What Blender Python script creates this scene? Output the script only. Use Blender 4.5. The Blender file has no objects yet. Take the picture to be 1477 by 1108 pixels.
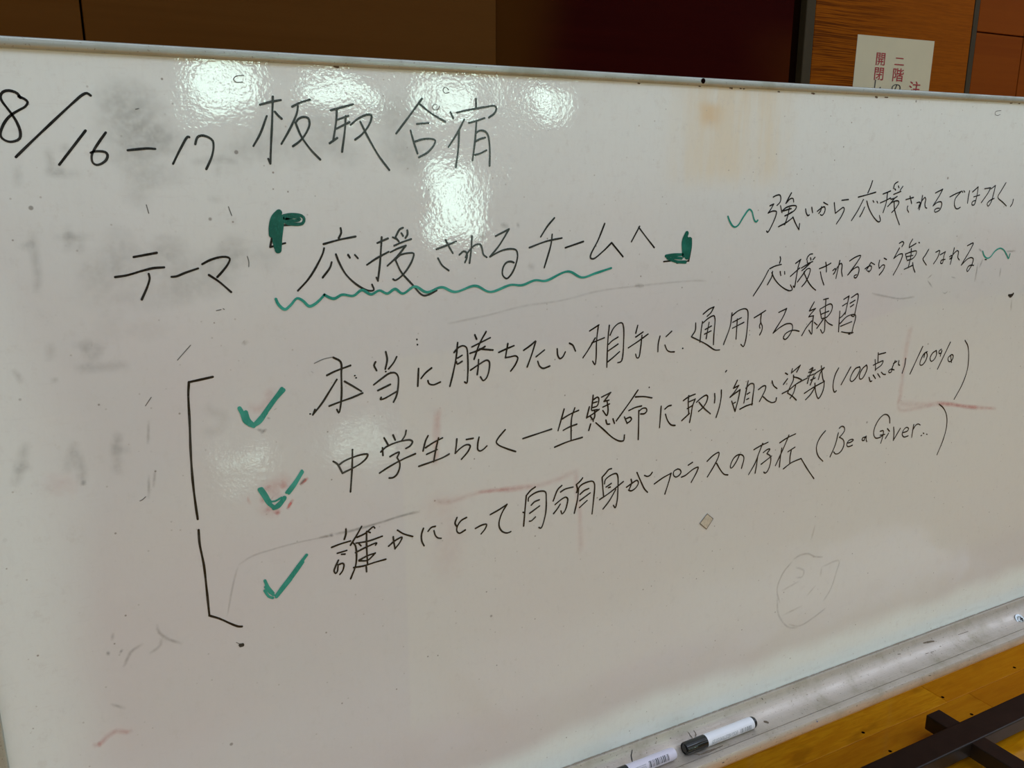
import bpy, bmesh, math, random
from mathutils import Vector, Matrix

# ------------------------------------------------------------------ camera, world, light
C = bpy.context.scene.collection
scn = bpy.context.scene
cam_d = bpy.data.cameras.new('camera')
cam = bpy.data.objects.new('camera', cam_d)
C.objects.link(cam)
cam_d.sensor_width = 36.0
cam_d.lens = 36.0 * 1234.0 / 1477.0
cam_d.clip_start = 0.05
cam_d.clip_end = 60
right = Vector((0.88373432, -0.46798889, 0.00022552))
down = Vector((-0.11540552, -0.21839482, -0.96901252))
fwd = Vector((0.45353635, 0.8563236, -0.2470115))
M = Matrix((right, -down, -fwd)).transposed().to_4x4()
M.translation = Vector((0.0976, -0.86, 1.655))
cam.matrix_world = M
scn.camera = cam

scn.view_settings.view_transform = 'Standard'
scn.view_settings.look = 'None'
scn.view_settings.gamma = 1.0
scn.view_settings.use_curve_mapping = False
scn.view_settings.exposure = 0.0
scn.cycles.transparent_max_bounces = 48

w = bpy.data.worlds.new('world'); scn.world = w
w.use_nodes = True
w.node_tree.nodes['Background'].inputs[0].default_value = (0.8, 0.9, 1.0, 1)
w.node_tree.nodes['Background'].inputs[1].default_value = 0.3

CEIL = 4.9
def area(name, loc, size, power, col, rot=(0, 0, 0)):
    d = bpy.data.lights.new(name, 'AREA'); d.shape = 'RECTANGLE'
    d.size, d.size_y = size; d.energy = power; d.color = col
    o = bpy.data.objects.new(name, d); C.objects.link(o); o.location = loc; o.rotation_euler = rot
    return o
LAMPS = [(x, y, p) for y, p in ((-0.55, 19), (-2.4, 53), (-7.5, 63)) for x in (-3.2, 1.5, 6.2, 10.6)]
for lx, ly, LAMP_POWER in LAMPS:                       # the hall's ceiling lamps; the row nearest the board is added floor fill
    area('ceiling_and_fill_light', (lx, ly, CEIL - 0.35), (4.4, 1.6), LAMP_POWER, (0.80, 0.985, 1.27))

# ------------------------------------------------------------------ helpers
def link(o, parent=None):
    C.objects.link(o)
    if parent: o.parent = parent
    return o
def tag(o, label=None, cat=None, group=None, kind=None):
    if label: o['label'] = label
    if cat: o['category'] = cat
    if group: o['group'] = group
    if kind: o['kind'] = kind
    return o
def empty(name, loc=(0, 0, 0)):
    o = bpy.data.objects.new(name, None); C.objects.link(o); o.location = loc
    o.empty_display_size = 0.1
    return o
def mesh_obj(name, verts, faces, m, parent=None, smooth=False):
    me = bpy.data.meshes.new(name); me.from_pydata(verts, [], faces); me.materials.append(m)
    if smooth: me.polygons.foreach_set('use_smooth', [True] * len(me.polygons))
    me.update()
    return link(bpy.data.objects.new(name, me), parent)
def bm_obj(name, bm, m, parent=None, smooth=False, angle=None):
    me = bpy.data.meshes.new(name); bm.to_mesh(me); bm.free(); me.materials.append(m)
    if smooth: me.polygons.foreach_set('use_smooth', [True] * len(me.polygons))
    o = link(bpy.data.objects.new(name, me), parent)
    return o
def box(name, lo, hi, m, parent=None, bev=0.0, seg=1):
    """box from lo to hi (world), origin at its base centre"""
    bm = bmesh.new()
    c = [(a + b) / 2 for a, b in zip(lo, hi)]; s = [b - a for a, b in zip(lo, hi)]
    org = Vector((c[0], c[1], lo[2]))
    bmesh.ops.create_cube(bm, size=1.0)
    for v in bm.verts: v.co = Vector((v.co.x * s[0] + c[0], v.co.y * s[1] + c[1], v.co.z * s[2] + c[2])) - org
    if bev: bmesh.ops.bevel(bm, geom=bm.edges[:], offset=bev, segments=seg, affect='EDGES', profile=0.5)
    o = bm_obj(name, bm, m, parent); o.location = org
    return o
def extrude_x(name, prof, x0, x1, m, parent=None, smooth=True, closed=False, nx=1):
    """profile of (y, z) points drawn along x"""
    n = len(prof); vs = []; fs = []
    for k in range(nx + 1):
        x = x0 + (x1 - x0) * k / nx
        vs += [(x, y, z) for y, z in prof]
    rng = n if closed else n - 1
    for k in range(nx):
        for i in range(rng):
            j = (i + 1) % n
            fs.append((k * n + i, k * n + j, (k + 1) * n + j, (k + 1) * n + i))
    if closed:
        fs.append(tuple(range(n))[::-1]); fs.append(tuple(nx * n + i for i in range(n)))
    o = mesh_obj(name, vs, fs, m, parent)
    bm = bmesh.new(); bm.from_mesh(o.data); bmesh.ops.recalc_face_normals(bm, faces=bm.faces[:]); bm.to_mesh(o.data); bm.free()
    if smooth:
        o.data.polygons.foreach_set('use_smooth', [True] * len(o.data.polygons))
        o.data.set_sharp_from_angle(angle=math.radians(35))
    return o
def lathe_x(name, prof, m, parent=None, seg=40, cap=True):
    """profile of (x, r) revolved about the x axis"""
    vs = []; fs = []
    n = len(prof)
    for x, r in prof:
        for k in range(seg):
            a = 2 * math.pi * k / seg; vs.append((x, r * math.cos(a), r * math.sin(a)))
    for i in range(n - 1):
        for k in range(seg):
            j = (k + 1) % seg
            fs.append((i * seg + k, i * seg + j, (i + 1) * seg + j, (i + 1) * seg + k))
    if cap:
        fs.append(tuple(range(seg))); fs.append(tuple((n - 1) * seg + k for k in range(seg))[::-1])
    o = mesh_obj(name, vs, fs, m, parent, True)
    bm = bmesh.new(); bm.from_mesh(o.data); bmesh.ops.recalc_face_normals(bm, faces=bm.faces[:]); bm.to_mesh(o.data); bm.free()
    o.data.polygons.foreach_set('use_smooth', [True] * len(o.data.polygons))
    o.data.set_sharp_from_angle(angle=math.radians(38))
    return o

# ------------------------------------------------------------------ materials
class NT:
    def __init__(s, name, rough=0.5, col=(0.5, 0.5, 0.5), metal=0.0, spec=0.5):
        s.m = bpy.data.materials.new(name); s.m.use_nodes = True
        s.n = s.m.node_tree.nodes; s.l = s.m.node_tree.links
        s.b = s.n['Principled BSDF']
        s.b.inputs['Base Color'].default_value = (*col, 1)
        s.b.inputs['Roughness'].default_value = rough
        s.b.inputs['Metallic'].default_value = metal
        s.b.inputs['Specular IOR Level'].default_value = spec
        s.tc = None
    def node(s, t, **kw):
        nd = s.n.new(t)
        for k, v in kw.items(): setattr(nd, k, v)
        return nd
    def link(s, a, b): s.l.new(a, b)
    def coord(s, scale=(1, 1, 1), what='Object', loc=(0, 0, 0)):
        if not s.tc: s.tc = s.node('ShaderNodeTexCoord')
        mp = s.node('ShaderNodeMapping'); mp.inputs['Scale'].default_value = scale
        mp.inputs['Location'].default_value = loc
        s.link(s.tc.outputs[what], mp.inputs[0]); return mp.outputs[0]
    def noise(s, vec, scale=5, detail=3, rough=0.5, dist=0.0):
        nd = s.node('ShaderNodeTexNoise'); nd.inputs['Scale'].default_value = scale
        nd.inputs['Detail'].default_value = detail; nd.inputs['Roughness'].default_value = rough
        nd.inputs['Distortion'].default_value = dist
        s.link(vec, nd.inputs['Vector']); return nd.outputs['Fac']
    def ramp(s, fac, stops):
        r = s.node('ShaderNodeValToRGB'); e = r.color_ramp.elements
        while len(e) < len(stops): e.new(0.5)
        for k, (p, c) in enumerate(stops):
            e[k].position = p; e[k].color = (*c, 1) if len(c) == 3 else c
        s.link(fac, r.inputs[0]); return r.outputs[0]
    def rng(s, v, a, b, c=0.0, d=1.0, mode='SMOOTHSTEP'):
        r = s.node('ShaderNodeMapRange', interpolation_type=mode)
        for k, x in zip(('From Min', 'From Max', 'To Min', 'To Max'), (a, b, c, d)): r.inputs[k].default_value = x
        s.link(v, r.inputs['Value']); return r.outputs[0]
    def math(s, op, a, b=None):
        nd = s.node('ShaderNodeMath', operation=op)
        for i, x in enumerate((a, b)):
            if x is None: continue
            if isinstance(x, (int, float)): nd.inputs[i].default_value = x
            else: s.link(x, nd.inputs[i])
        return nd.outputs[0]
    def mix(s, fac, a, b, mode='MIX'):
        nd = s.node('ShaderNodeMix', data_type='RGBA', blend_type=mode)
        for sock, x in ((nd.inputs[0], fac), (nd.inputs[6], a), (nd.inputs[7], b)):
            if isinstance(x, (int, float)): sock.default_value = x
            elif isinstance(x, tuple): sock.default_value = (*x, 1)
            else: s.link(x, sock)
        return nd.outputs[2]
    def bump(s, h, strength=0.2, dist=0.001, normal=None):
        nd = s.node('ShaderNodeBump'); nd.inputs['Strength'].default_value = strength
        nd.inputs['Distance'].default_value = dist; s.link(h, nd.inputs['Height'])
        if normal is not None: s.link(normal, nd.inputs['Normal'])
        return nd.outputs[0]
    def set(s, name, v): s.link(v, s.b.inputs[name])

def mat_plain(name, col, rough=0.5, metal=0.0, vary=0.08, scale=40, spec=0.5):
    t = NT(name, rough, col, metal, spec)
    f = t.noise(t.coord(), scale, 4, 0.6)
    lo = tuple(c * (1 - vary) for c in col); hi = tuple(min(1, c * (1 + vary)) for c in col)
    t.set('Base Color', t.ramp(f, [(0.3, lo), (0.7, hi)]))
    return t.m

def mat_board():
    t = NT('whiteboard_enamel', 0.05, (0.75, 0.77, 0.75))
    P = t.coord()
    sep = t.node('ShaderNodeSeparateXYZ'); t.link(P, sep.inputs[0]); x, z = sep.outputs[0], sep.outputs[2]
    n1 = t.noise(P, 3.0, 3, 0.55); n2 = t.noise(P, 22, 3, 0.6); n3 = t.noise(P, 1.3, 2, 0.5)
    fine = t.noise(t.coord((1, 1, 0.35)), 160, 3, 0.7)
    clean_and_lit = (0.835, 0.92, 0.865)  # rim tone, brightened for the light painted over the top
    base = t.mix(t.rng(n1, 0.4, 0.62), (0.635, 0.635, 0.605), (0.64, 0.618, 0.592))
    base = t.mix(t.rng(n3, 0.52, 0.62, 0, 0.8), base, (0.655, 0.66, 0.605))
    base = t.mix(t.rng(n2, 0.55, 0.75, 0, 0.4), base, (0.67, 0.655, 0.615))
    # rubbed-clean rim, middle greyer with old ink; lamp light painted in towards the top
    wob = t.math('MULTIPLY', t.math('SUBTRACT', n1, 0.5), 0.09)
    zb = t.math('ADD', z, wob)
    rim_low = t.rng(zb, 0.042, 0.082, 0.75, 0)
    rim_top_light = t.rng(zb, 0.55, 0.95, 0, 0.75)
    rim_side = t.rng(t.math('ADD', x, wob), 0.02, 0.12, 0.5, 0)
    k = t.math('MAXIMUM', t.math('MAXIMUM', rim_low, rim_top_light), rim_side)
    base = t.mix(k, base, clean_and_lit)
    # yellow-brown patch of dried glue near the top, streaked downwards
    px = t.math('ADD', x, t.math('MULTIPLY', t.math('SUBTRACT', n2, 0.5), 0.03))
    m1 = t.math('MULTIPLY', t.rng(px, 0.74, 0.83), t.rng(px, 0.93, 0.985, 1, 0))
    m1 = t.math('MULTIPLY', m1, t.rng(zb, 0.76, 0.81))
    st = t.noise(t.coord((1, 1, 0.12)), 45, 3, 0.6)
    m1 = t.math('MULTIPLY', m1, t.rng(st, 0.3, 0.65, 0.3, 0.75))
    base = t.mix(m1, base, (0.75, 0.69, 0.52))
    m2 = t.math('MULTIPLY', t.math('MULTIPLY', t.rng(px, 0.80, 0.83), t.rng(px, 0.83, 0.86, 1, 0)),
                t.math('MULTIPLY', t.rng(zb, 0.848, 0.87), t.rng(zb, 0.878, 0.895, 1, 0)))
    base = t.mix(t.math('MULTIPLY', m2, 0.55), base, (0.70, 0.48, 0.20))
    # ghost rectangle a little cleaner / yellower inside, left side x = 0.415
    g = t.math('MULTIPLY', t.rng(x, 0.411, 0.417), t.math('MULTIPLY', t.rng(zb, 0.60, 0.59), t.rng(zb, 0.12, 0.16)))
    base = t.mix(t.math('MULTIPLY', g, 0.5), base, (0.675, 0.68, 0.61))
    # ink dust: tiny specks, each in a random cell
    def specks(scale, size, keep, col, a, b):
        vo = t.node('ShaderNodeTexVoronoi', feature='F1'); vo.inputs['Scale'].default_value = scale
        t.link(P, vo.inputs['Vector'])
        sc = t.node('ShaderNodeSeparateColor'); t.link(vo.outputs['Color'], sc.inputs[0])
        on = t.math('MULTIPLY', t.rng(vo.outputs['Distance'], size, size * 0.5), t.math('GREATER_THAN', sc.outputs[0], keep))
        return t.mix(t.math('MULTIPLY', on, t.rng(sc.outputs[1], 0, 1, a, b)), base, col)
    base = specks(75, 0.10, 0.72, (0.24, 0.22, 0.18), 0.1, 0.8)
    base = specks(130, 0.16, 0.80, (0.42, 0.41, 0.36), 0.1, 0.6)
    base = specks(34, 0.085, 0.80, (0.22, 0.21, 0.18), 0.1, 0.75)
    grime = t.noise(P, 55, 4, 0.75)
    base = t.mix(t.rng(grime, 0.54, 0.72, 0, 0.28), base, (0.56, 0.55, 0.50))
    scr = t.noise(t.coord((0.25, 1, 1.4)), 130, 3, 0.7)
    base = t.mix(t.rng(scr, 0.55, 0.75, 0, 0.15), base, (0.55, 0.54, 0.50))
    base = t.mix(t.rng(fine, 0.45, 0.75, 0, 0.10), base, (0.55, 0.54, 0.50))
    t.set('Base Color', base)
    t.set('Roughness', t.rng(n2, 0.3, 0.7, 0.03, 0.06))
    # orange peel of baked enamel over gentle sheet waves
    ripple = t.noise(P, 210, 2, 0.55)
    wave = t.noise(P, 14, 1, 0.4)
    h = t.math('ADD', ripple, t.math('MULTIPLY', wave, 10.0))
    t.set('Normal', t.bump(h, 0.9, 0.00009))
    t.b.inputs['Specular IOR Level'].default_value = 0.5
    return t.m

def mat_alu(name='brushed_aluminium', dirt=0.5, col=(0.58, 0.57, 0.545), rg=0.36, metal=0.45):
    t = NT(name, 0.38, col, metal)
    P = t.coord(); ln = t.noise(t.coord((0.02, 1, 1)), 900, 2, 0.5)
    n = t.noise(P, 18, 4, 0.65); sp = t.noise(P, 260, 3, 0.7)
    base = t.mix(t.rng(ln, 0.35, 0.65, 0, 0.25), col, tuple(c * 0.75 for c in col))
    base = t.mix(t.rng(n, 0.45, 0.75, 0, dirt), base, tuple(c * k for c, k in zip(col, (0.70, 0.69, 0.60))))
    base = t.mix(t.rng(sp, 0.60, 0.72, 0, 0.75), base, (0.16, 0.12, 0.08))
    t.set('Base Color', base)
    t.set('Roughness', t.rng(n, 0.3, 0.7, rg - 0.03, rg + 0.13))
    t.set('Normal', t.bump(ln, 0.15, 0.0002))
    return t.m

def mat_wood(name, dark, light, rough=0.35, freq=55, grain=1.0, bump=0.25, rand=0.0, spec=0.5):
    t = NT(name, rough, light, 0, spec)
    wv = t.noise(t.coord((1, 1, 1)), 3, 2, 0.5)
    vm = t.node('ShaderNodeVectorMath', operation='ADD')
    cb = t.node('ShaderNodeCombineXYZ'); t.link(t.math('MULTIPLY', wv, 0.012), cb.inputs[2])
    t.link(t.coord((0.014, 0.3, 1)), vm.inputs[0]); t.link(cb.outputs[0], vm.inputs[1])
    g = t.noise(vm.outputs[0], freq, 3, 0.6)
    fine = t.noise(t.coord((0.05, 1, 1)), 500, 2, 0.6)
    amp = t.rng(t.noise(t.coord((0.5, 1, 1.6)), 2.4, 1, 0.5), 0.38, 0.6, 0.25, 1)
    c = t.mix(t.math('MULTIPLY', t.rng(g, 0.44, 0.58, 0, grain), amp), light, dark)
    c = t.mix(t.rng(fine, 0.4, 0.7, 0, 0.25), c, dark)
    if rand:
        oi = t.node('ShaderNodeObjectInfo')
        c = t.mix(t.math('MULTIPLY', oi.outputs['Random'], rand), c, tuple(a * 0.6 for a in light))
    t.set('Base Color', c); t.set('Normal', t.bump(g, bump, 0.0006))
    return t.m

def mat_floor():
    t = NT('varnished_yellow_floor_wood', 0.22, (0.4, 0.18, 0.02))
    oi = t.node('ShaderNodeObjectInfo')
    a = t.noise(t.coord((1.2, 9, 1)), 7, 4, 0.6, 0.8); b = t.noise(t.coord((0.6, 14, 1)), 60, 3, 0.6)
    patch = t.noise(t.coord((3, 7, 1)), 2.2, 2, 0.5)
    c = t.mix(t.rng(a, 0.35, 0.68), (0.95, 0.45, 0.010), (0.80, 0.32, 0.004))
    c = t.mix(t.rng(patch, 0.55, 0.72, 0, 0.5), c, (0.40, 0.14, 0.002))
    c = t.mix(t.rng(b, 0.45, 0.7, 0, 0.3), c, (0.5, 0.2, 0.003))
    c = t.mix(t.math('MULTIPLY', oi.outputs['Random'], 0.9), c, (0.62, 0.21, 0.002))
    t.set('Base Color', c)
    t.b.inputs['Coat Weight'].default_value = 1.0; t.b.inputs['Coat Roughness'].default_value = 0.03; t.b.inputs['Coat IOR'].default_value = 1.7
    return t.m

def mat_soft(name, col):
    """film of old ink or painted shadow: see-through, denser along the middle of each stroke"""
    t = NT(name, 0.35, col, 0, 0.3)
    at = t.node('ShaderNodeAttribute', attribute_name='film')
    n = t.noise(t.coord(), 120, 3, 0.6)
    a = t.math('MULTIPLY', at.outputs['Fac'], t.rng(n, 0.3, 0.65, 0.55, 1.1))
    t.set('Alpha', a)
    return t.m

def mat_ink(name, col, lite, rough=0.22):
    t = NT(name, rough, col, 0, 0.4)
    n = t.noise(t.coord(), 28, 2, 0.5); f = t.noise(t.coord((1, 1, 0.4)), 700, 2, 0.6)
    c = t.mix(t.rng(n, 0.45, 0.7, 0, 0.8), col, lite)
    c = t.mix(t.rng(f, 0.5, 0.7, 0, 0.35), c, lite)
    t.set('Base Color', c)
    return t.m

def mat_glow(name, col, k):
    m = bpy.data.materials.new(name); m.use_nodes = True; n = m.node_tree.nodes
    n.remove(n['Principled BSDF']); e = n.new('ShaderNodeEmission')
    e.inputs[0].default_value = (*col, 1); e.inputs[1].default_value = k
    m.node_tree.links.new(e.outputs[0], n['Material Output'].inputs[0])
    return m

ENAMEL = mat_board()
ALU = mat_alu(dirt=0.9, col=(0.40, 0.43, 0.385))
ALU_TRAY = mat_alu('worn_tray_aluminium', 0.8, (0.56, 0.495, 0.425), 0.43, 0.6)
STEEL = mat_plain('dark_painted_steel', (0.022, 0.015, 0.010), 0.42, 0, 0.25, 30)
ZINC = mat_plain('zinc_screw_metal', (0.42, 0.45, 0.45), 0.32, 0.8, 0.3, 400)
BLACK_INK = mat_ink('black_marker_ink', (0.006, 0.006, 0.005), (0.045, 0.045, 0.040))
GREEN_INK = mat_ink('green_marker_ink', (0.014, 0.25, 0.185), (0.055, 0.40, 0.31))
DARK_GREEN_INK = mat_ink('thick_green_marker_ink', (0.003, 0.10, 0.070), (0.02, 0.22, 0.16))
THIN_INK = mat_plain('faded_grey_ink', (0.12, 0.12, 0.11), 0.4)
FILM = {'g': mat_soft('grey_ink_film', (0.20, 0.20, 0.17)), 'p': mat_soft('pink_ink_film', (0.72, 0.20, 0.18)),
        'b': mat_soft('brown_ink_and_shadow_film', (0.35, 0.29, 0.22))}
WOOD_ORANGE = mat_wood('orange_brown_wall_wood', (0.09, 0.020, 0.0004), (0.25, 0.064, 0.0014), 0.6, 400, 1.0, 0.3, 0, 0.03)
WOOD_PLAIN = mat_wood('plain_red_brown_wall_wood', (0.16, 0.034, 0.002), (0.19, 0.044, 0.0025), 0.6, 25, 0.7, 0.05, 0, 0.03)
WOOD_BROWN = mat_wood('dark_brown_wall_wood', (0.076, 0.026, 0.0028), (0.092, 0.034, 0.005), 0.5, 18, 0.7, 0.04, 0, 0.03)
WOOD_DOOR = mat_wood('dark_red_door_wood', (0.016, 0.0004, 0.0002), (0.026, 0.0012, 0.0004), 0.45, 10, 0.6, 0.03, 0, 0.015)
def door_reflection(m):
    # soft reflection painted into the leaf's colour: brown by left stile and lower right corner
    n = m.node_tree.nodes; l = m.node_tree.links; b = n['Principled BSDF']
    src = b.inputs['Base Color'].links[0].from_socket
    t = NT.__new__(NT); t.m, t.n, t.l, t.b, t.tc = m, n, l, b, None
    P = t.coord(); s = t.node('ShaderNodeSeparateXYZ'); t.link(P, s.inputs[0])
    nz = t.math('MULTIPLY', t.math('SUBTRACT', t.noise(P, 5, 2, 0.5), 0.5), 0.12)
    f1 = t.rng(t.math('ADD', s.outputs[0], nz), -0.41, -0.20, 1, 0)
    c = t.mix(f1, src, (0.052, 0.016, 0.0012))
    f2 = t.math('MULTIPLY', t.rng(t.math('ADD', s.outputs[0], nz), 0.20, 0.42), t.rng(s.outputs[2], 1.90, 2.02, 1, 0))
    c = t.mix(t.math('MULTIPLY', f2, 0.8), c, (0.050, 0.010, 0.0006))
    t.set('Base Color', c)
door_reflection(WOOD_DOOR)
DARK_GAP = mat_plain('dark_gap', (0.006, 0.002, 0.001), 0.8, spec=0.0)
POST_M = mat_plain('grey_brown_door_post_paint', (0.040, 0.028, 0.011), 0.6, spec=0.15)
PAPER = mat_plain('cream_paper', (0.52, 0.47, 0.31), 0.75, 0, 0.03, 8)
RED_PRINT = mat_plain('dark_red_print', (0.30, 0.015, 0.02), 0.7)
BLACK_PRINT = mat_plain('black_print', (0.02, 0.02, 0.018), 0.7)
WHITE_PLASTIC = mat_plain('white_marker_plastic', (0.80, 0.80, 0.82), 0.3, 0, 0.02)
LILAC_PLASTIC = mat_plain('lilac_white_marker_plastic', (0.66, 0.62, 0.70), 0.35, 0, 0.03)
BLACK_PLASTIC = mat_plain('black_marker_plastic', (0.010, 0.011, 0.009), 0.09, 0, 0.2)
GREY_PRINT = mat_plain('grey_label_print', (0.22, 0.25, 0.26), 0.5)
BLACK_BAR = mat_plain('dark_barcode_print', (0.04, 0.045, 0.05), 0.5)
FLOOR_M = mat_floor()
HALL_WALL = mat_plain('pale_hall_wall_paint', (0.46, 0.50, 0.48), 0.7, 0, 0.05, 2)
HALL_WOOD = mat_wood('hall_panelling_wood', (0.22, 0.12, 0.05), (0.32, 0.18, 0.08), 0.5, 8)
CEIL_M = mat_plain('ceiling_paint', (0.62, 0.62, 0.58), 0.8, 0, 0.05, 2)
GLASS_DAY = mat_glow('window_daylight', (0.72, 1.0, 0.87), 15.5)
FRAME_M = mat_plain('window_frame_grey', (0.25, 0.26, 0.25), 0.4)


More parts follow.
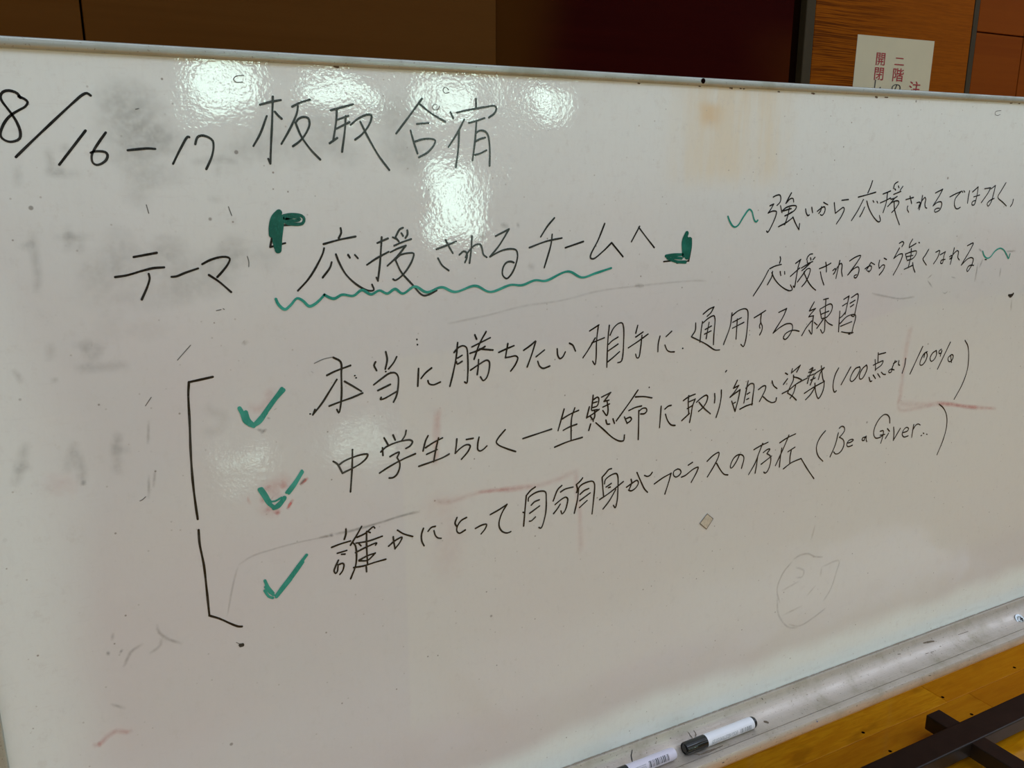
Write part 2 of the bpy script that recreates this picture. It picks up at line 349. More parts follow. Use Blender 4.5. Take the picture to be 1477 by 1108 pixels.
INK = """
digit_eight:863,8604 845,8638 790,8658 741,8645 719,8611 725,8574 753,8523 783,8471 813,8404 829,8329 818,8275 780,8252 732,8248 690,8273 680,8303 701,8364 740,8425 783,8467 839,8503 892,8535 913,8570 892,8595 853,8613
slash:1400,8641 1372,8659 1338,8645 1274,8592 1033,8371 874,8222 771,8123
digit_one:1091,8060 1327,8347
digit_six:1486,8334 1429,8260 1375,8183 1352,8132 1356,8076 1384,8058 1431,8073 1470,8108 1481,8145 1464,8168 1420,8175 1374,8172 1348,8162
dash:1649,8185 1743,8196 1822,8203 1879,8199
digit_one:2180,8306 2168,8309 2093,8199 2019,8069
digit_seven:2227,8244 2245,8295 2266,8316 2308,8321 2352,8305 2384,8276 2387,8222 2365,8137 2332,8069 2306,8022
kanji:2839,8609 2939,8638 3038,8658;2964,8686 2943,8467 2919,8260 2899,8072;2899,8072 2882,8116;2895,8509 2822,8345 2751,8233;2974,8550 3002,8517 3034,8488;3142,8601 3225,8642 3320,8672;3198,8608 3183,8542 3111,8402 3017,8255;3165,8452 3198,8491 3245,8509 3290,8500 3302,8450 3274,8379 3204,8290 3127,8235;3165,8452 3215,8325 3300,8203 3388,8111
kanji:3519,8578 3642,8613 3748,8641;3580,8588 3569,8482 3531,8303;3579,8491 3646,8514 3695,8531;3563,8405 3623,8433 3702,8471;3491,8267 3570,8318;3666,8527 3655,8413 3613,8187;3714,8446 3790,8505 3890,8547 3933,8544 3931,8508 3895,8435 3822,8353 3754,8305;3814,8479 3881,8344 3992,8153 4103,8009
kanji:4190,8371 4330,8536 4483,8719;4447,8672 4580,8580 4737,8498;4420,8470 4552,8482;4348,8404 4380,8287 4418,8175;4388,8293 4489,8320 4584,8323 4620,8309 4604,8261 4528,8185 4432,8137
kanji:5097,8740 5098,8655;4801,8595 4830,8536;4870,8593 4988,8619 5209,8660 5322,8673 5339,8648 5317,8600 5249,8554;4958,8527 4875,8389 4771,8244;4897,8418 4883,8226 4852,8038;5012,8494 5108,8518 5197,8547;5101,8517 5083,8325 5049,8107;5091,8387 5129,8414 5196,8412 5234,8375 5256,8249 5254,8052;5087,8305 5139,8329 5202,8346;5079,8165 5138,8179 5217,8215
kana:1603,7240 1802,7269;1430,7066 1531,7077 1662,7110 1761,7130 1854,7132;1715,7079 1720,7040 1693,6963 1633,6846
kana:1911,7040 1950,7041 2036,7071 2154,7106
kana:2195,7144 2266,7178 2354,7201 2424,7201 2452,7183 2431,7134 2369,7060 2322,7014;2247,7038 2335,6968 2439,6861
kana:2981,7483 3074,7489;2867,7368 2843,7278;2843,7278 2992,7310
kanji:3560,7439 3564,7392 3536,7339;3376,7285 3541,7322 3713,7348;3379,7244 3367,7202 3303,7084 3201,6941 3088,6831;3450,7100 3432,7049 3349,6949;3498,7177 3523,7102 3597,6961 3727,6836 3832,6782 3886,6786 3868,6845;3625,7166 3643,7135;3697,7162 3728,7125
kanji:3944,7273 4062,7316;3994,7331 3980,7196 3963,7050 3935,6879;3935,6879 3919,6915;3822,7053 3922,7111 4064,7177;4232,7420 4197,7406 4144,7324;4144,7324 4181,7280;4116,7325 4144,7309;4212,7365 4230,7335;4279,7392 4282,7352 4257,7314;4129,7238 4208,7267 4320,7299;4084,7172 4175,7209 4258,7232;4258,7232 4156,7122 4046,7031;4131,7089 4188,7135 4284,7153 4344,7147 4338,7106 4287,7011 4196,6911 4124,6874 4104,6887;4136,7089 4198,6956 4322,6813 4416,6705 4456,6687 4514,6698 4598,6734
kana:4608,7179 4730,7216 4842,7254;4718,7273 4752,7207 4800,7128;4623,7082 4670,7004 4747,6943
kana:4878,7108 4930,7143 4964,7127 4968,7075 4944,7021;5032,7304 5021,7155 4999,7012;4952,7076 4975,7120 5068,7204 5132,7208 5155,7159 5170,7097 5212,7064
kana:5323,7293 5491,7364;5491,7364 5370,7192 5252,7068;5252,7068 5393,7128 5512,7144 5584,7126 5601,7066 5573,6951 5512,6848 5459,6812 5411,6854 5412,6928 5452,6989 5512,7003 5553,6988
kana:6080,7472 5987,7379 5901,7264;5754,7148 5976,7210 6185,7240;6053,7286 6039,7175 5952,6909
kana:6233,7126 6480,7188
kana:6775,7388 6685,7193 6589,7031 6585,6991 6625,6978 6756,7057 6882,7158;6882,7158 7053,6984
kana:7171,7158 7285,7339;7272,7328 7384,7211 7519,7073
kana:7674,6892 7835,6900;7881,6865 7986,6871 8069,6884;8096,7161 8102,7067 8069,6879
kanji:9433,7653 9482,7672 9546,7678 9567,7651 9565,7591 9510,7542;9386,7541 9451,7563;9451,7563 9408,7500 9362,7447;9362,7447 9448,7472 9510,7461 9508,7424 9448,7290 9378,7195 9360,7211;9754,7702 9709,7635 9669,7569;9669,7569 9747,7628 9794,7627 9808,7583;9574,7537 9594,7489 9611,7448;9600,7462 9684,7514 9814,7536 9866,7524 9848,7483 9768,7437 9668,7403;9624,7468 9771,7496;9738,7506 9716,7391 9677,7287;9678,7403 9785,7451;9565,7263 9706,7316 9821,7381;9816,7382 9879,7291 9945,7210;9945,7210 9949,7293
kana:10039,7486 10059,7430 10092,7395 10116,7404;10153,7504 10176,7434
kana:10263,7449 10340,7493 10393,7506 10411,7478 10398,7422 10362,7392 10327,7403;10338,7507 10325,7452 10294,7420;10370,7566 10453,7533
kana:10719,7588 10848,7597;10576,7558 10596,7481 10615,7414;10615,7414 10703,7464 10761,7491 10784,7469 10745,7378 10654,7267
kanji:11297,7848 11270,7769 11226,7681;11041,7627 11213,7656 11386,7689;11149,7592 11060,7447 10947,7303;11189,7486 11150,7412 11110,7354;11221,7569 11278,7467 11410,7329 11507,7271 11543,7282 11514,7360;11349,7570 11369,7550;11430,7562 11451,7538
kanji:11542,7662 11693,7702;11633,7681 11629,7545 11583,7401;11506,7539 11612,7571 11708,7603;11830,7831 11766,7798 11750,7738;11777,7733 11798,7716;11847,7771 11864,7746;11944,7765 11896,7711;11764,7653 11912,7694;11716,7586 11786,7597 11846,7623;11787,7590 11676,7490;11664,7485 11756,7543 11869,7561 11898,7540 11858,7472 11767,7397;11793,7556 11814,7456 11863,7360 11959,7218
kana:12041,7575 12201,7604;12124,7622 12176,7517;12099,7481 12092,7441 12132,7393
kana:12289,7524 12352,7532 12366,7496 12335,7444;12397,7627 12387,7531 12360,7423;12342,7479 12419,7574 12455,7600 12479,7573 12472,7503 12496,7450 12524,7444
kana:12680,7661 12837,7714;12837,7714 12778,7621 12660,7473;12660,7473 12755,7524 12837,7526 12858,7487 12830,7416 12767,7385 12721,7379 12707,7410 12757,7435 12813,7434
kana:13023,7599 13150,7642 13271,7676;13271,7676 13152,7562 13153,7481 13193,7426 13237,7416 13298,7438;13290,7680 13311,7661;13334,7685 13358,7666
kana:13470,7683 13460,7593 13459,7496;13546,7664 13667,7740;13667,7740 13662,7598 13622,7468 13565,7476 13576,7518 13646,7535;13590,7590 13726,7616
kana:13829,7709 13975,7722;13975,7722 13931,7649 13792,7499;13993,7707 14087,7758;14087,7758 14069,7638 14026,7491 13971,7442 13940,7474 13989,7523 14095,7558
kana:14342,7796 14255,7682 14186,7587 14197,7562 14328,7495 14434,7436
comma:14591,7537 14581,7471 14540,7423
kanji:9639,6858 9651,6826 9638,6775;9466,6707 9557,6737 9672,6755;9446,6690 9352,6542 9204,6357;9521,6669 9514,6602 9445,6492;9509,6652 9554,6579 9659,6481 9801,6401 9871,6382 9914,6396 9872,6461;9660,6657 9678,6604;9742,6653 9749,6617
kanji:9936,6755 10028,6803;10022,6800 9990,6703 9969,6547 9948,6423 9926,6443;9859,6582 9949,6641 10021,6687;10245,6870 10196,6866 10152,6829 10142,6797;10212,6817 10222,6788;10295,6820 10259,6789;10152,6780 10161,6748 10258,6763;10051,6685 10144,6723 10215,6745;10215,6745 10102,6668 10065,6649;10107,6625 10180,6671 10225,6662 10218,6605 10162,6493 10091,6425;10108,6618 10201,6490 10291,6405 10365,6357;10000,6496 10126,6631
kana:10401,6656 10518,6686 10619,6723;10515,6740 10536,6674 10545,6604;10427,6610 10456,6533 10517,6423
kana:10669,6616 10717,6642 10722,6605 10687,6563;10792,6751 10770,6632 10746,6501;10705,6577 10765,6669 10822,6710 10846,6687 10847,6598 10874,6523
kana:10991,6735 11104,6784 11208,6801 11165,6729 10981,6536;10981,6536 11086,6615 11178,6640 11203,6608 11193,6535 11157,6484 11120,6491 11117,6517 11162,6529
kana:11326,6605 11413,6642 11458,6632 11454,6587 11425,6563 11380,6572;11429,6679 11394,6628 11357,6585;11438,6693 11520,6656
kana:11709,6740 11763,6718;11616,6714 11609,6647 11628,6593;11628,6593 11697,6642 11737,6633 11719,6573 11643,6498
kanji:12006,6945 12070,6967 12101,6946 12071,6894;12018,6874 11973,6807 11919,6726;11919,6726 12033,6782 12101,6782 12102,6748 12039,6614 11947,6480;12289,6995 12238,6918 12234,6872;12234,6872 12374,6927;12437,6940 12454,6932;12165,6783 12207,6697;12181,6783 12303,6808 12406,6811 12402,6765 12343,6706 12221,6681;12283,6855 12291,6739 12263,6571;12189,6736 12335,6752;12174,6552 12273,6578 12361,6604;12350,6641 12379,6565 12426,6495
kana:12680,6825 12617,6739 12573,6687 12597,6655 12667,6592
kana:12853,6775 12940,6795 12911,6694 12833,6600;12964,6731 13078,6773;13078,6773 13054,6703 13053,6648 13038,6596 12996,6603 13005,6642 13093,6654
kana:13191,6688 13236,6710 13257,6669 13203,6656;13281,6823 13261,6709 13231,6572;13221,6663 13292,6739 13359,6776 13392,6759 13392,6671 13438,6629
kana:13590,6843 13727,6877 13692,6802 13500,6545;13500,6545 13638,6635 13723,6652 13779,6628 13769,6555 13721,6476 13674,6435 13653,6464 13687,6519 13748,6532 13809,6524
ink_blot:14831,5981 14885,5952 14911,5959 14949,5996;14852,5975 14934,5980
ink_speck:14073,6602 14113,6600
kanji:3414,6109 3490,6053 3491,5911 3481,5681 3458,5537 3444,5499 3424,5541;3337,5925 3421,5957 3595,6003;3440,5868 3366,5765 3268,5631 3164,5517;3164,5517 3190,5572;3522,5838 3612,5774 3702,5707;3345,5590 3465,5621 3590,5649 3714,5686
kanji:3992,6111 4005,6025 3980,5921;3873,6011 3855,5978 3881,5916;4114,6044 4079,5985 4017,5919;3842,5762 3936,5821 4027,5869 4091,5866 4122,5823 4122,5728 4095,5604 4060,5541;3887,5693 4030,5744;3920,5610 3911,5590 3944,5591 4108,5658
kana:4364,5885 4357,5796 4349,5685;4518,5874 4445,5826 4390,5769;4471,5735 4484,5698 4534,5679 4620,5701
kanji:4840,6131 4818,5956 4777,5781 4736,5638;4795,6023 4843,6070 4904,6089 4947,6064 4963,5940 4960,5744 4945,5650 4920,5666;4837,5954 4893,5980;4822,5914 4831,5886 4892,5910;5054,6200 5076,6149;5196,6224 5115,6097 5042,5919;5017,6065 5249,6149;4990,5992 5114,6023 5182,6054;5114,6031 5281,6002;4996,5797 5103,5852 5202,5891 5233,5871 5229,5763 5192,5676 5155,5655 5120,5704;5099,5910 5091,5812 5079,5735
ink_speck:4353,6215 4354,6212;4357,6157 4359,6153;3635,5887 3637,5885;3648,5862 3650,5860;4038,5877 4040,5875;3982,5893 3984,5891;3135,5531 3137,5529
kana:5357,5967 5458,5999 5556,6026;5476,6058 5454,5952 5443,5895;5443,5895 5513,5899 5578,5903 5606,5878 5578,5805 5513,5728
kana:5685,5959 5775,6008 5841,6054;5845,6048 5794,5901 5733,5754;5852,5864 5966,5935;5875,5807 5901,5745 5949,5713 6041,5731
kana:6141,5931 6152,5847 6183,5806 6222,5826 6256,5883;6312,5983 6358,5956 6400,5878
kanji:6596,6108 6729,6171;6723,6167 6702,5985 6699,5738 6686,5677 6652,5725;6509,5784 6582,5873 6680,6013;6631,5956 6815,6004;6883,6153 6868,5969 6863,5626;6897,6028 6946,6112 7018,6164 7071,6167 7093,6126 7105,5947 7079,5680 7026,5667;6880,5915 6931,5954 7018,5994;6877,5832 7021,5905;6873,5693 6960,5746 7048,5806
kanji:7312,6116 7286,6020;7288,5969 7398,6024;7179,5841 7338,5916 7477,5990;7383,5984 7370,5831 7344,5698 7315,5700 7296,5748
kana:7667,5946 7645,5850 7644,5744;7851,5993 7764,5931;7752,5822 7790,5753 7837,5725 7910,5717
ink_speck:8042,5749 8044,5747;7529,5290 7529,5286
ink_speck:8804,5355 8815,5365;8044,5750 8048,5749
kanji:8355,6175 8450,6233 8530,6257;8530,6257 8486,6187 8423,6140;8351,6076 8337,5964 8326,5807;8359,6058 8458,6119 8539,6139 8559,6102 8557,5891 8559,5749;8403,5967 8506,6005;8396,5906 8505,5940;8463,6058 8443,5937 8429,5841;8238,6068 8238,5972 8178,5891;8178,5891 8428,5770 8592,5674 8672,5666
kanji:8849,6153 8830,5974 8735,5735;8852,6114 8962,6176 9076,6191 9120,6164 9137,5983 9117,5731 9087,5671 9042,5706;8871,6024 9017,6074;8871,5943 9069,6007;8948,6062 8948,5928 8949,5787
kana:9248,6055 9344,6093 9447,6139;9372,6100 9373,5982 9408,5924 9402,5860 9371,5808;9378,5981 9354,5938 9367,5900
kana:9693,6093 9836,6137;9836,6137 9785,6030 9617,5810;9617,5810 9751,5885 9871,5921 9960,5904 9979,5847 9927,5748 9858,5699 9819,5717 9838,5766 9909,5806 10008,5816 10111,5792
kanji:10358,6190 10303,6110 10278,6069;10278,6069 10395,6094;10395,6094 10313,6025 10275,5985;10275,5985 10369,5993;10365,5983 10359,5861 10362,5728 10303,5790;10339,5919 10247,5833 10170,5726;10393,5896 10456,5853;10536,6211 10631,6222;10584,6221 10597,5974 10608,5744 10579,5724 10532,5779;10484,6068 10530,5945;10487,6081 10689,6138 10727,6107 10716,6032 10634,5952 10544,5937;10518,6003 10663,6036;10571,5929 10456,5805;10598,5927 10672,5863 10764,5821
kanji:10948,6186 11050,6227;11050,6227 11028,6094 11005,5965;10934,6091 11016,6124;11103,6200 11224,6247 11241,6223 11223,6060 11188,5917 11140,5931;11087,6118 11182,6156;11100,6065 11164,6094;10890,6018 10896,5873 10904,5714;10891,5912 10942,5937 11014,5999;10920,5836 11051,5928 11213,5941 11231,5904 11198,5750 11183,5663;10934,5793 11158,5842;10964,5708 11098,5681 11209,5675;11115,5660 11150,5660
kanji:3354,4970 3396,4934 3449,4819;3410,4916 3475,4953 3586,4983 3690,4996 3741,4987 3729,4952 3662,4898 3581,4863 3449,4819;3572,5069 3561,4890 3528,4589
kanji:3936,5147 3977,5063;4041,5164 4064,5103;4196,5195 4183,5143 4143,5088;3913,5037 3915,4946;3892,4991 3943,5032 4042,5066 4159,5081 4243,5076 4267,5053 4241,5010 4186,4986;3996,4920 4063,4947 4108,4956 4078,4895;4078,4895 4109,4824 4098,4750 4062,4689 4020,4667 3978,4671;3866,4748 3983,4803 4152,4866 4297,4905
kanji:4456,5094 4425,5040 4391,4923;4423,4957 4514,5001 4633,5042;4433,4876 4563,4913;4584,5050 4546,4912 4517,4773;4335,4749 4508,4779 4631,4805 4711,4835
kana:4931,4977 5018,4979;4811,5002 4801,4914 4787,4831;4787,4831 4863,4888 4935,4914 4980,4895 4952,4831 4864,4745
kana:5094,4981 5077,4897 5079,4828 5107,4809 5153,4825 5196,4858
kana:5439,5022 5348,4934 5320,4886 5348,4847 5451,4787 5579,4727
kanji:5678,4875 5880,4906 6077,4936
kanji:6252,5167 6214,5045 6169,4903;6222,5043 6344,5092 6462,5123;6405,5162 6363,5039 6360,4756;6243,4896 6330,4926 6439,4947;6123,4697 6298,4736 6524,4763
kanji:6671,5289 6663,5204 6651,5110;6680,5233 6733,5258 6756,5239 6737,5147 6674,5131;6672,5190 6732,5198;6797,5250 6934,5293;6925,5286 6836,5189;6836,5189 6909,5196;6820,5117 6920,5146;6882,5191 6901,5061 6884,4999 6821,5072;6619,5146 6581,5009;6581,5009 6667,5045 6766,5095;6657,5094 6738,5096;6698,5096 6701,5008 6678,4972 6641,5017;6643,4921 6618,4841;6680,4960 6681,4951;6721,4926 6838,4821 6992,4684 7098,4627 7155,4626 7165,4699;6872,4940 6892,4885 6929,4880;6979,4941 7004,4878
kanji:7353,5273 7239,5137 7031,4906;7317,5187 7448,5174 7579,5141;7221,5018 7319,5045 7419,5053;7156,4942 7183,4885 7203,4849;7172,4911 7248,4925 7268,4897 7241,4868 7197,4853;7379,4997 7384,4799 7387,4603;7383,4988 7436,5018 7494,5011 7506,4971 7468,4943 7410,4947
kana:7736,5007 7731,4866 7725,4716;7900,4998 7850,4992 7798,4960;7812,4888 7851,4799 7916,4726 7981,4710
kanji:8100,5037 8188,5078 8296,5101;8187,5093 8184,4996 8203,4852;8202,5009 8282,5028;8171,4916 8260,4949;8090,4762 8212,4843;8300,5034 8261,4941 8242,4809 8224,4718;8326,4985 8393,5029 8483,5063 8512,5044 8499,4971 8439,4895 8368,4852;8368,4980 8459,4885 8578,4790
kana:8632,5067 8641,4998 8638,4937;8747,5101 8751,4999 8725,4850 8683,4725
kanji:9022,5205 8963,5102;8963,5102 9054,5129;9054,5129 8978,5039 8910,4979;8910,4979 8998,5026 9082,5065;9082,5065 9064,4944 9017,4764;9017,4764 8945,4920;8981,4885 9015,4896;9220,5174 9194,5020 9168,4865;9189,5075 9263,5128 9323,5120 9337,5080 9328,4957 9321,4817;9217,4986 9265,5004;9214,4909 9252,4920;9101,4784 9212,4816 9330,4832
kana:9422,5026 9508,5067 9553,5062 9550,5007 9511,4934 9458,4850;9523,4909 9611,4842 9707,4801 9767,4814 9777,4861;9669,5122 9702,5052 9773,4999
kanji:9912,5208 9956,5183;9892,5045 9963,5119;10042,5257 10028,5195;10028,5195 10191,5291;10191,5291 10132,5199;10074,5158 10078,5086 10029,4997 9986,4906;9986,4906 10087,4845 10169,4779;10076,5134 10164,5108 10242,5070;9881,4911 10013,4951 10132,5016 10358,5086;10133,5000 10103,4892 10044,4819
kanji:10387,5203 10448,5228 10424,5158;10370,5165 10496,5191;10437,5229 10388,5098 10363,5005;10355,5110 10514,5132;10485,5103 10425,4973;10427,5046 10511,5068;10616,5237 10646,5117 10681,5016 10706,4993;10513,5140 10679,5203;10679,5203 10611,5137 10580,5036;10320,4860 10485,4925 10706,4993;10706,4993 10707,4899 10665,4789 10615,4746 10548,4853 10516,4987;10531,4936 10452,4832 10357,4759
ink_speck:8799,5349 8817,5366;8041,5751 8043,5750
parenthesis:10979,5164 10925,5076 10898,4959 10907,4855 10945,4799 10975,4817
digit_one:11066,4900 11233,5150
digit_zero:11427,5132 11345,5118 11273,5036 11249,4953 11289,4922 11356,4957 11417,5038 11442,5113 11414,5138
digit_zero:11571,5146 11493,5099 11444,5017 11454,4946 11504,4940 11566,5012 11594,5105 11571,5146
kanji:11804,5310 11818,5168;11813,5283 11968,5297;11750,5210 11771,5121 11783,5040;11721,5126 11840,5157 11933,5170 11909,5115 11793,5057;11657,4944 11697,4874 11726,4879;11744,4971 11803,4909;11842,4981 11902,4917;11920,4995 11971,4957 12018,4948
kana:12207,5145 12160,5043 12145,4973 12095,4970 12086,4998 12138,5019 12205,4999;12175,5104 12247,5132
kana:12293,5136 12295,5073 12323,5061;12444,5156 12441,5048 12402,4926
digit_one:12816,5310 12716,5127 12588,4891
digit_zero:12940,5213 12865,5184 12803,5082 12801,5018 12856,5007 12925,5069 12950,5157 12913,5212;12888,5200 12875,5129
digit_zero:13155,5213 13068,5173 13028,5095 13064,5045 13128,5066 13174,5144 13155,5213
percent_sign:13277,5220 13227,5193 13234,5156 13288,5160 13293,5205 13271,5106;13479,5316 13386,5150 13242,4897;13534,5101 13473,5057 13493,5000 13555,4993 13596,5045 13586,5092 13534,5101 13573,4972
parenthesis:13845,5309 13937,5207 13993,5032 14005,4803 13924,4564 13764,4330
kanji:3455,4163 3452,4106 3431,4047;3285,3982 3380,4000 3500,4012;3345,3898 3453,3908;3391,3875 3430,3869;3352,3812 3314,3741 3297,3693 3314,3660 3333,3681 3344,3742;3345,3758 3398,3765 3412,3743 3393,3675 3361,3639;3635,4159 3578,4071 3498,3962;3522,3989 3550,3951 3561,3868 3547,3712 3481,3557;3577,4040 3669,4065 3772,4126 3786,4107;3701,4085 3731,4063;3562,3972 3711,3967 3870,3991;3550,3860 3677,3899 3802,3923 3786,3899;3587,3759 3688,3792 3779,3804;3779,3804 3734,3766 3686,3736 3587,3751;3689,4088 3682,3922 3683,3680;3522,3685 3637,3678 3762,3691 3900,3700;3667,3659 3668,3599;3596,3957 3617,3928
kana:3940,3853 4021,3905 4105,3928 4076,3869 4015,3804;3999,3955 4005,3884 4015,3809;4053,4026 4119,3970 4233,3910
kana:4370,3983 4344,3910 4346,3827 4372,3763;4518,3977 4469,3974 4426,3934;4500,3927 4516,3865 4548,3825 4589,3811
kana:4796,4032 4770,3963 4794,3916;4919,4008 4846,3980 4794,3907 4793,3857 4823,3826 4901,3852
kana:5034,3844 5122,3870 5184,3866 5165,3814 5109,3757
kana:5234,3982 5353,4023 5461,4071;5461,4071 5389,3965 5352,3852 5361,3782 5406,3721 5469,3695 5515,3703
kanji:5854,4224 5794,4195 5729,4135;5729,4135 5710,3938 5693,3739;5684,3924 5701,3915;5757,4057 5760,4097 5846,4145 5941,4155 5999,4133 6012,4041 6005,3847 5954,3677 5937,3661 5911,3675;5799,3996 5847,4032 5912,4044;5778,3892 5917,3962;5774,3788 5800,3786 5860,3827
kanji:6236,4175 6178,4132 6113,3990;6220,4092 6285,4118 6402,4124;6142,3938 6234,3991 6296,4008 6324,3983 6316,3902 6282,3818 6246,3791 6228,3836;6217,3929 6173,3872 6121,3820
kanji:6542,4222 6510,4187 6451,4148;6451,4148 6467,4088 6459,4040;6485,4076 6470,3939 6428,3764;6453,4041 6511,4121 6611,4153 6695,4149 6724,4108 6719,3925 6698,3702;6509,4006 6568,4045 6638,4062;6507,3920 6662,3998;6504,3827 6618,3902
kanji:6981,4271 6943,4269 6888,4220 6839,4179;6839,4179 6852,4051 6870,3910;6878,4083 6891,4136 6984,4187 7060,4190 7084,4144 7091,3974 7084,3806 7058,3717 7028,3757;6904,4033 6984,4069;6942,4018 6971,4021;6809,3878 6954,3940 7174,4061;7058,3972 6958,3829 6866,3737
kana:7226,3972 7299,4005 7395,4039 7417,4001 7380,3939 7303,3907 7263,3926;7296,4070 7308,4020 7272,3933;7386,4151 7456,4011 7520,3896 7573,3838;7511,4087 7562,4064 7611,4078 7636,4108
kana:7679,3937 7817,3999 7954,4041;7954,4041 7923,3928 7865,3760;8063,4084 8002,4062 7995,4011 8034,3973 8085,3983 8123,4024 8101,4068 8063,4084
kana:8241,4108 8312,4136;8135,3954 8197,3966 8340,4038 8418,4048 8397,3984 8310,3848
kana:8570,4110 8673,4178 8773,4206 8773,4153 8706,4030 8591,3876;8744,4050 8823,3938 8895,3863 8963,3842
kana:9154,4109 9105,4018 9033,3939 9004,3940 9006,3998 9066,4087 9153,4115 9223,4085 9243,4040 9210,3900
kanji:9419,4143 9547,4184 9683,4214;9579,4212 9522,4078 9465,3940 9353,3779;9503,4035 9493,3898 9476,3781;9604,4070 9682,4107 9729,4105 9677,4044;9677,4044 9753,3985 9754,3854 9705,3760 9670,3747 9645,3766;9581,3898 9686,3949 9771,3991
kanji:9912,4170 10038,4219 10214,4261;10082,4259 10014,4111 9864,3830;9962,4082 9948,3934 9944,3794;10090,4005 10225,4055;10156,4023 10143,3922 10146,3827;10028,3752 10178,3821 10371,3856;10371,3856 10517,3669 10677,3486
parenthesis:10828,4218 10741,4142 10679,4039 10676,3942 10726,3836 10835,3736
letter:11109,4144 11068,3962 10981,3783;11122,4216 11163,4238 11221,4218 11239,4166 11202,4114 11141,4069;11141,4069 11225,4020 11257,3949 11225,3855 11154,3808 11087,3814 11049,3850
letter:11324,3947 11402,3952 11455,3977 11430,3992 11353,3984 11319,3940 11331,3896 11378,3884 11444,3896
letter:11715,3988 11659,3980 11652,3947 11688,3933 11716,3979 11736,4001 11740,3942 11761,3905
letter:12247,4137 12226,4225 12170,4280 12086,4295 11979,4226 11905,4102 11902,4002 11954,3935 12049,3929 12115,3957;12045,4031 12115,4029 12118,3936 12087,3830;12055,3966 12161,3963
letter:12243,3968 12184,3892;12207,4050 12262,3999
letter:12349,4055 12373,3949 12377,3833;12377,3833 12512,4011
letter:12575,3928 12694,3944 12713,3976 12659,4007 12592,3968 12574,3902 12624,3851 12722,3854
letter:12827,4029 12819,3935 12814,3817;12828,3951 12880,4013 12940,4022 12987,3998
full_stop:13040,3810 13055,3813;13089,3844 13105,3838;13173,3816 13192,3808
parenthesis:13395,4295 13528,4203 13627,4066 13662,3883 13619,3656 13509,3409
bracket:2199,6039 2141,6032 2070,6023 1975,6012;1975,6012 1959,5895 1946,5610 1930,5321 1922,5026 1926,4765 1934,4587
bracket:1932,4470 1929,4327 1950,4071 1954,3817 1956,3500;1956,3500 2054,3438 2162,3350 2235,3298 2270,3288
ink_blot:2237,3077 2259,3068;2243,3068 2259,3075
thin:2199,3118 2220,3100 2244,3079
thin:2709,8864 2648,8858 2613,8830 2633,8803 2696,8806;1749,8537 1774,8544
thin:4786,8791 4743,8782 4720,8807 4729,8835 4755,8840 4782,8818;4676,8653 4661,8623 4623,8613 4594,8636 4613,8664 4641,8669
thin:13974,8872 13848,8851 13840,8819 13901,8797 13968,8816
thin:2286,6690 2331,6697;2351,6705 2361,6697;2617,7197 2628,7151 2624,7097;1756,7706 1769,7630;2478,7674 2501,7591
thin:1422,4881 1448,4891 1476,4914;1565,5827 1623,5903;1890,6240 2022,6374
thin:3211,6066 3309,6101 3415,6114"""
GREEN = """
corner_bracket 6.5:2949,7607 2904,7558 2874,7468 2866,7396;2964,7556 2951,7447 2936,7357 2918,7247;2920,7521 2900,7358 2915,7266
corner_bracket 3.3:2959,7567 3061,7584 3172,7569 3193,7541 3177,7499 3111,7490 3020,7509 2976,7547;3004,7551 3116,7561 3151,7536 3095,7525 3022,7540
wavy_underline 2.8:2863,6763 2884,6708 2946,6652 3005,6690 3075,6755 3130,6728 3194,6666 3263,6690 3356,6776 3351,6777 3451,6725 3542,6760 3662,6741 3756,6794 3853,6743 3948,6777 4032,6739 4121,6781 4206,6727 4345,6793 4482,6723 4657,6766 4816,6704 5066,6755 5249,6675 5512,6737 5658,6725 5831,6771 5969,6756 6274,6848 6472,6766 6657,6804 6885,6855
corner_bracket 6:8017,7230 7975,7131 7986,6954;8067,7151 8077,7092 8048,6928;8021,7164 8030,6928
corner_bracket 4:7705,6960 7831,6968 7965,6967;7730,6938 7865,6885 8016,6870;7803,6939 7953,6920
wavy_mark 2.3:8672,7422 8708,7359 8766,7295 8802,7283 8853,7302 8948,7424 9029,7502 9076,7474 9111,7394 9142,7346 9169,7341 9186,7358
wavy_mark 2.3:13987,6740 14042,6664 14129,6622 14204,6640 14315,6734 14427,6767 14528,6733 14629,6645 14682,6592 14705,6666
check_mark 4.2:2428,5688 2454,5625 2473,5546 2521,5501 2555,5480;2485,5637 2505,5558 2556,5491;2556,5491 2634,5568 2736,5685 2861,5839;2567,5505 2667,5596 2803,5748 2876,5821;2497,5521 2536,5494 2610,5516 2688,5604
check_mark 4.6:2565,4792 2603,4717 2650,4619 2704,4561;2580,4792 2622,4714 2660,4628;2704,4561 2744,4570 2808,4642;2694,4558 2777,4616 2809,4653
check_mark 2:2666,4640 2709,4635 2780,4663
check_mark 3.2:2837,4709 2927,4805 3012,4922;2861,4698 2925,4769 3018,4906
check_mark 3.2:2545,3759 2570,3680 2621,3593;2548,3685 2586,3617 2623,3571;2535,3644 2575,3563 2614,3539
check_mark 3.6:2651,3556 2794,3722 3005,3954;2654,3544 2748,3636 2960,3880;2690,3576 2820,3708"""
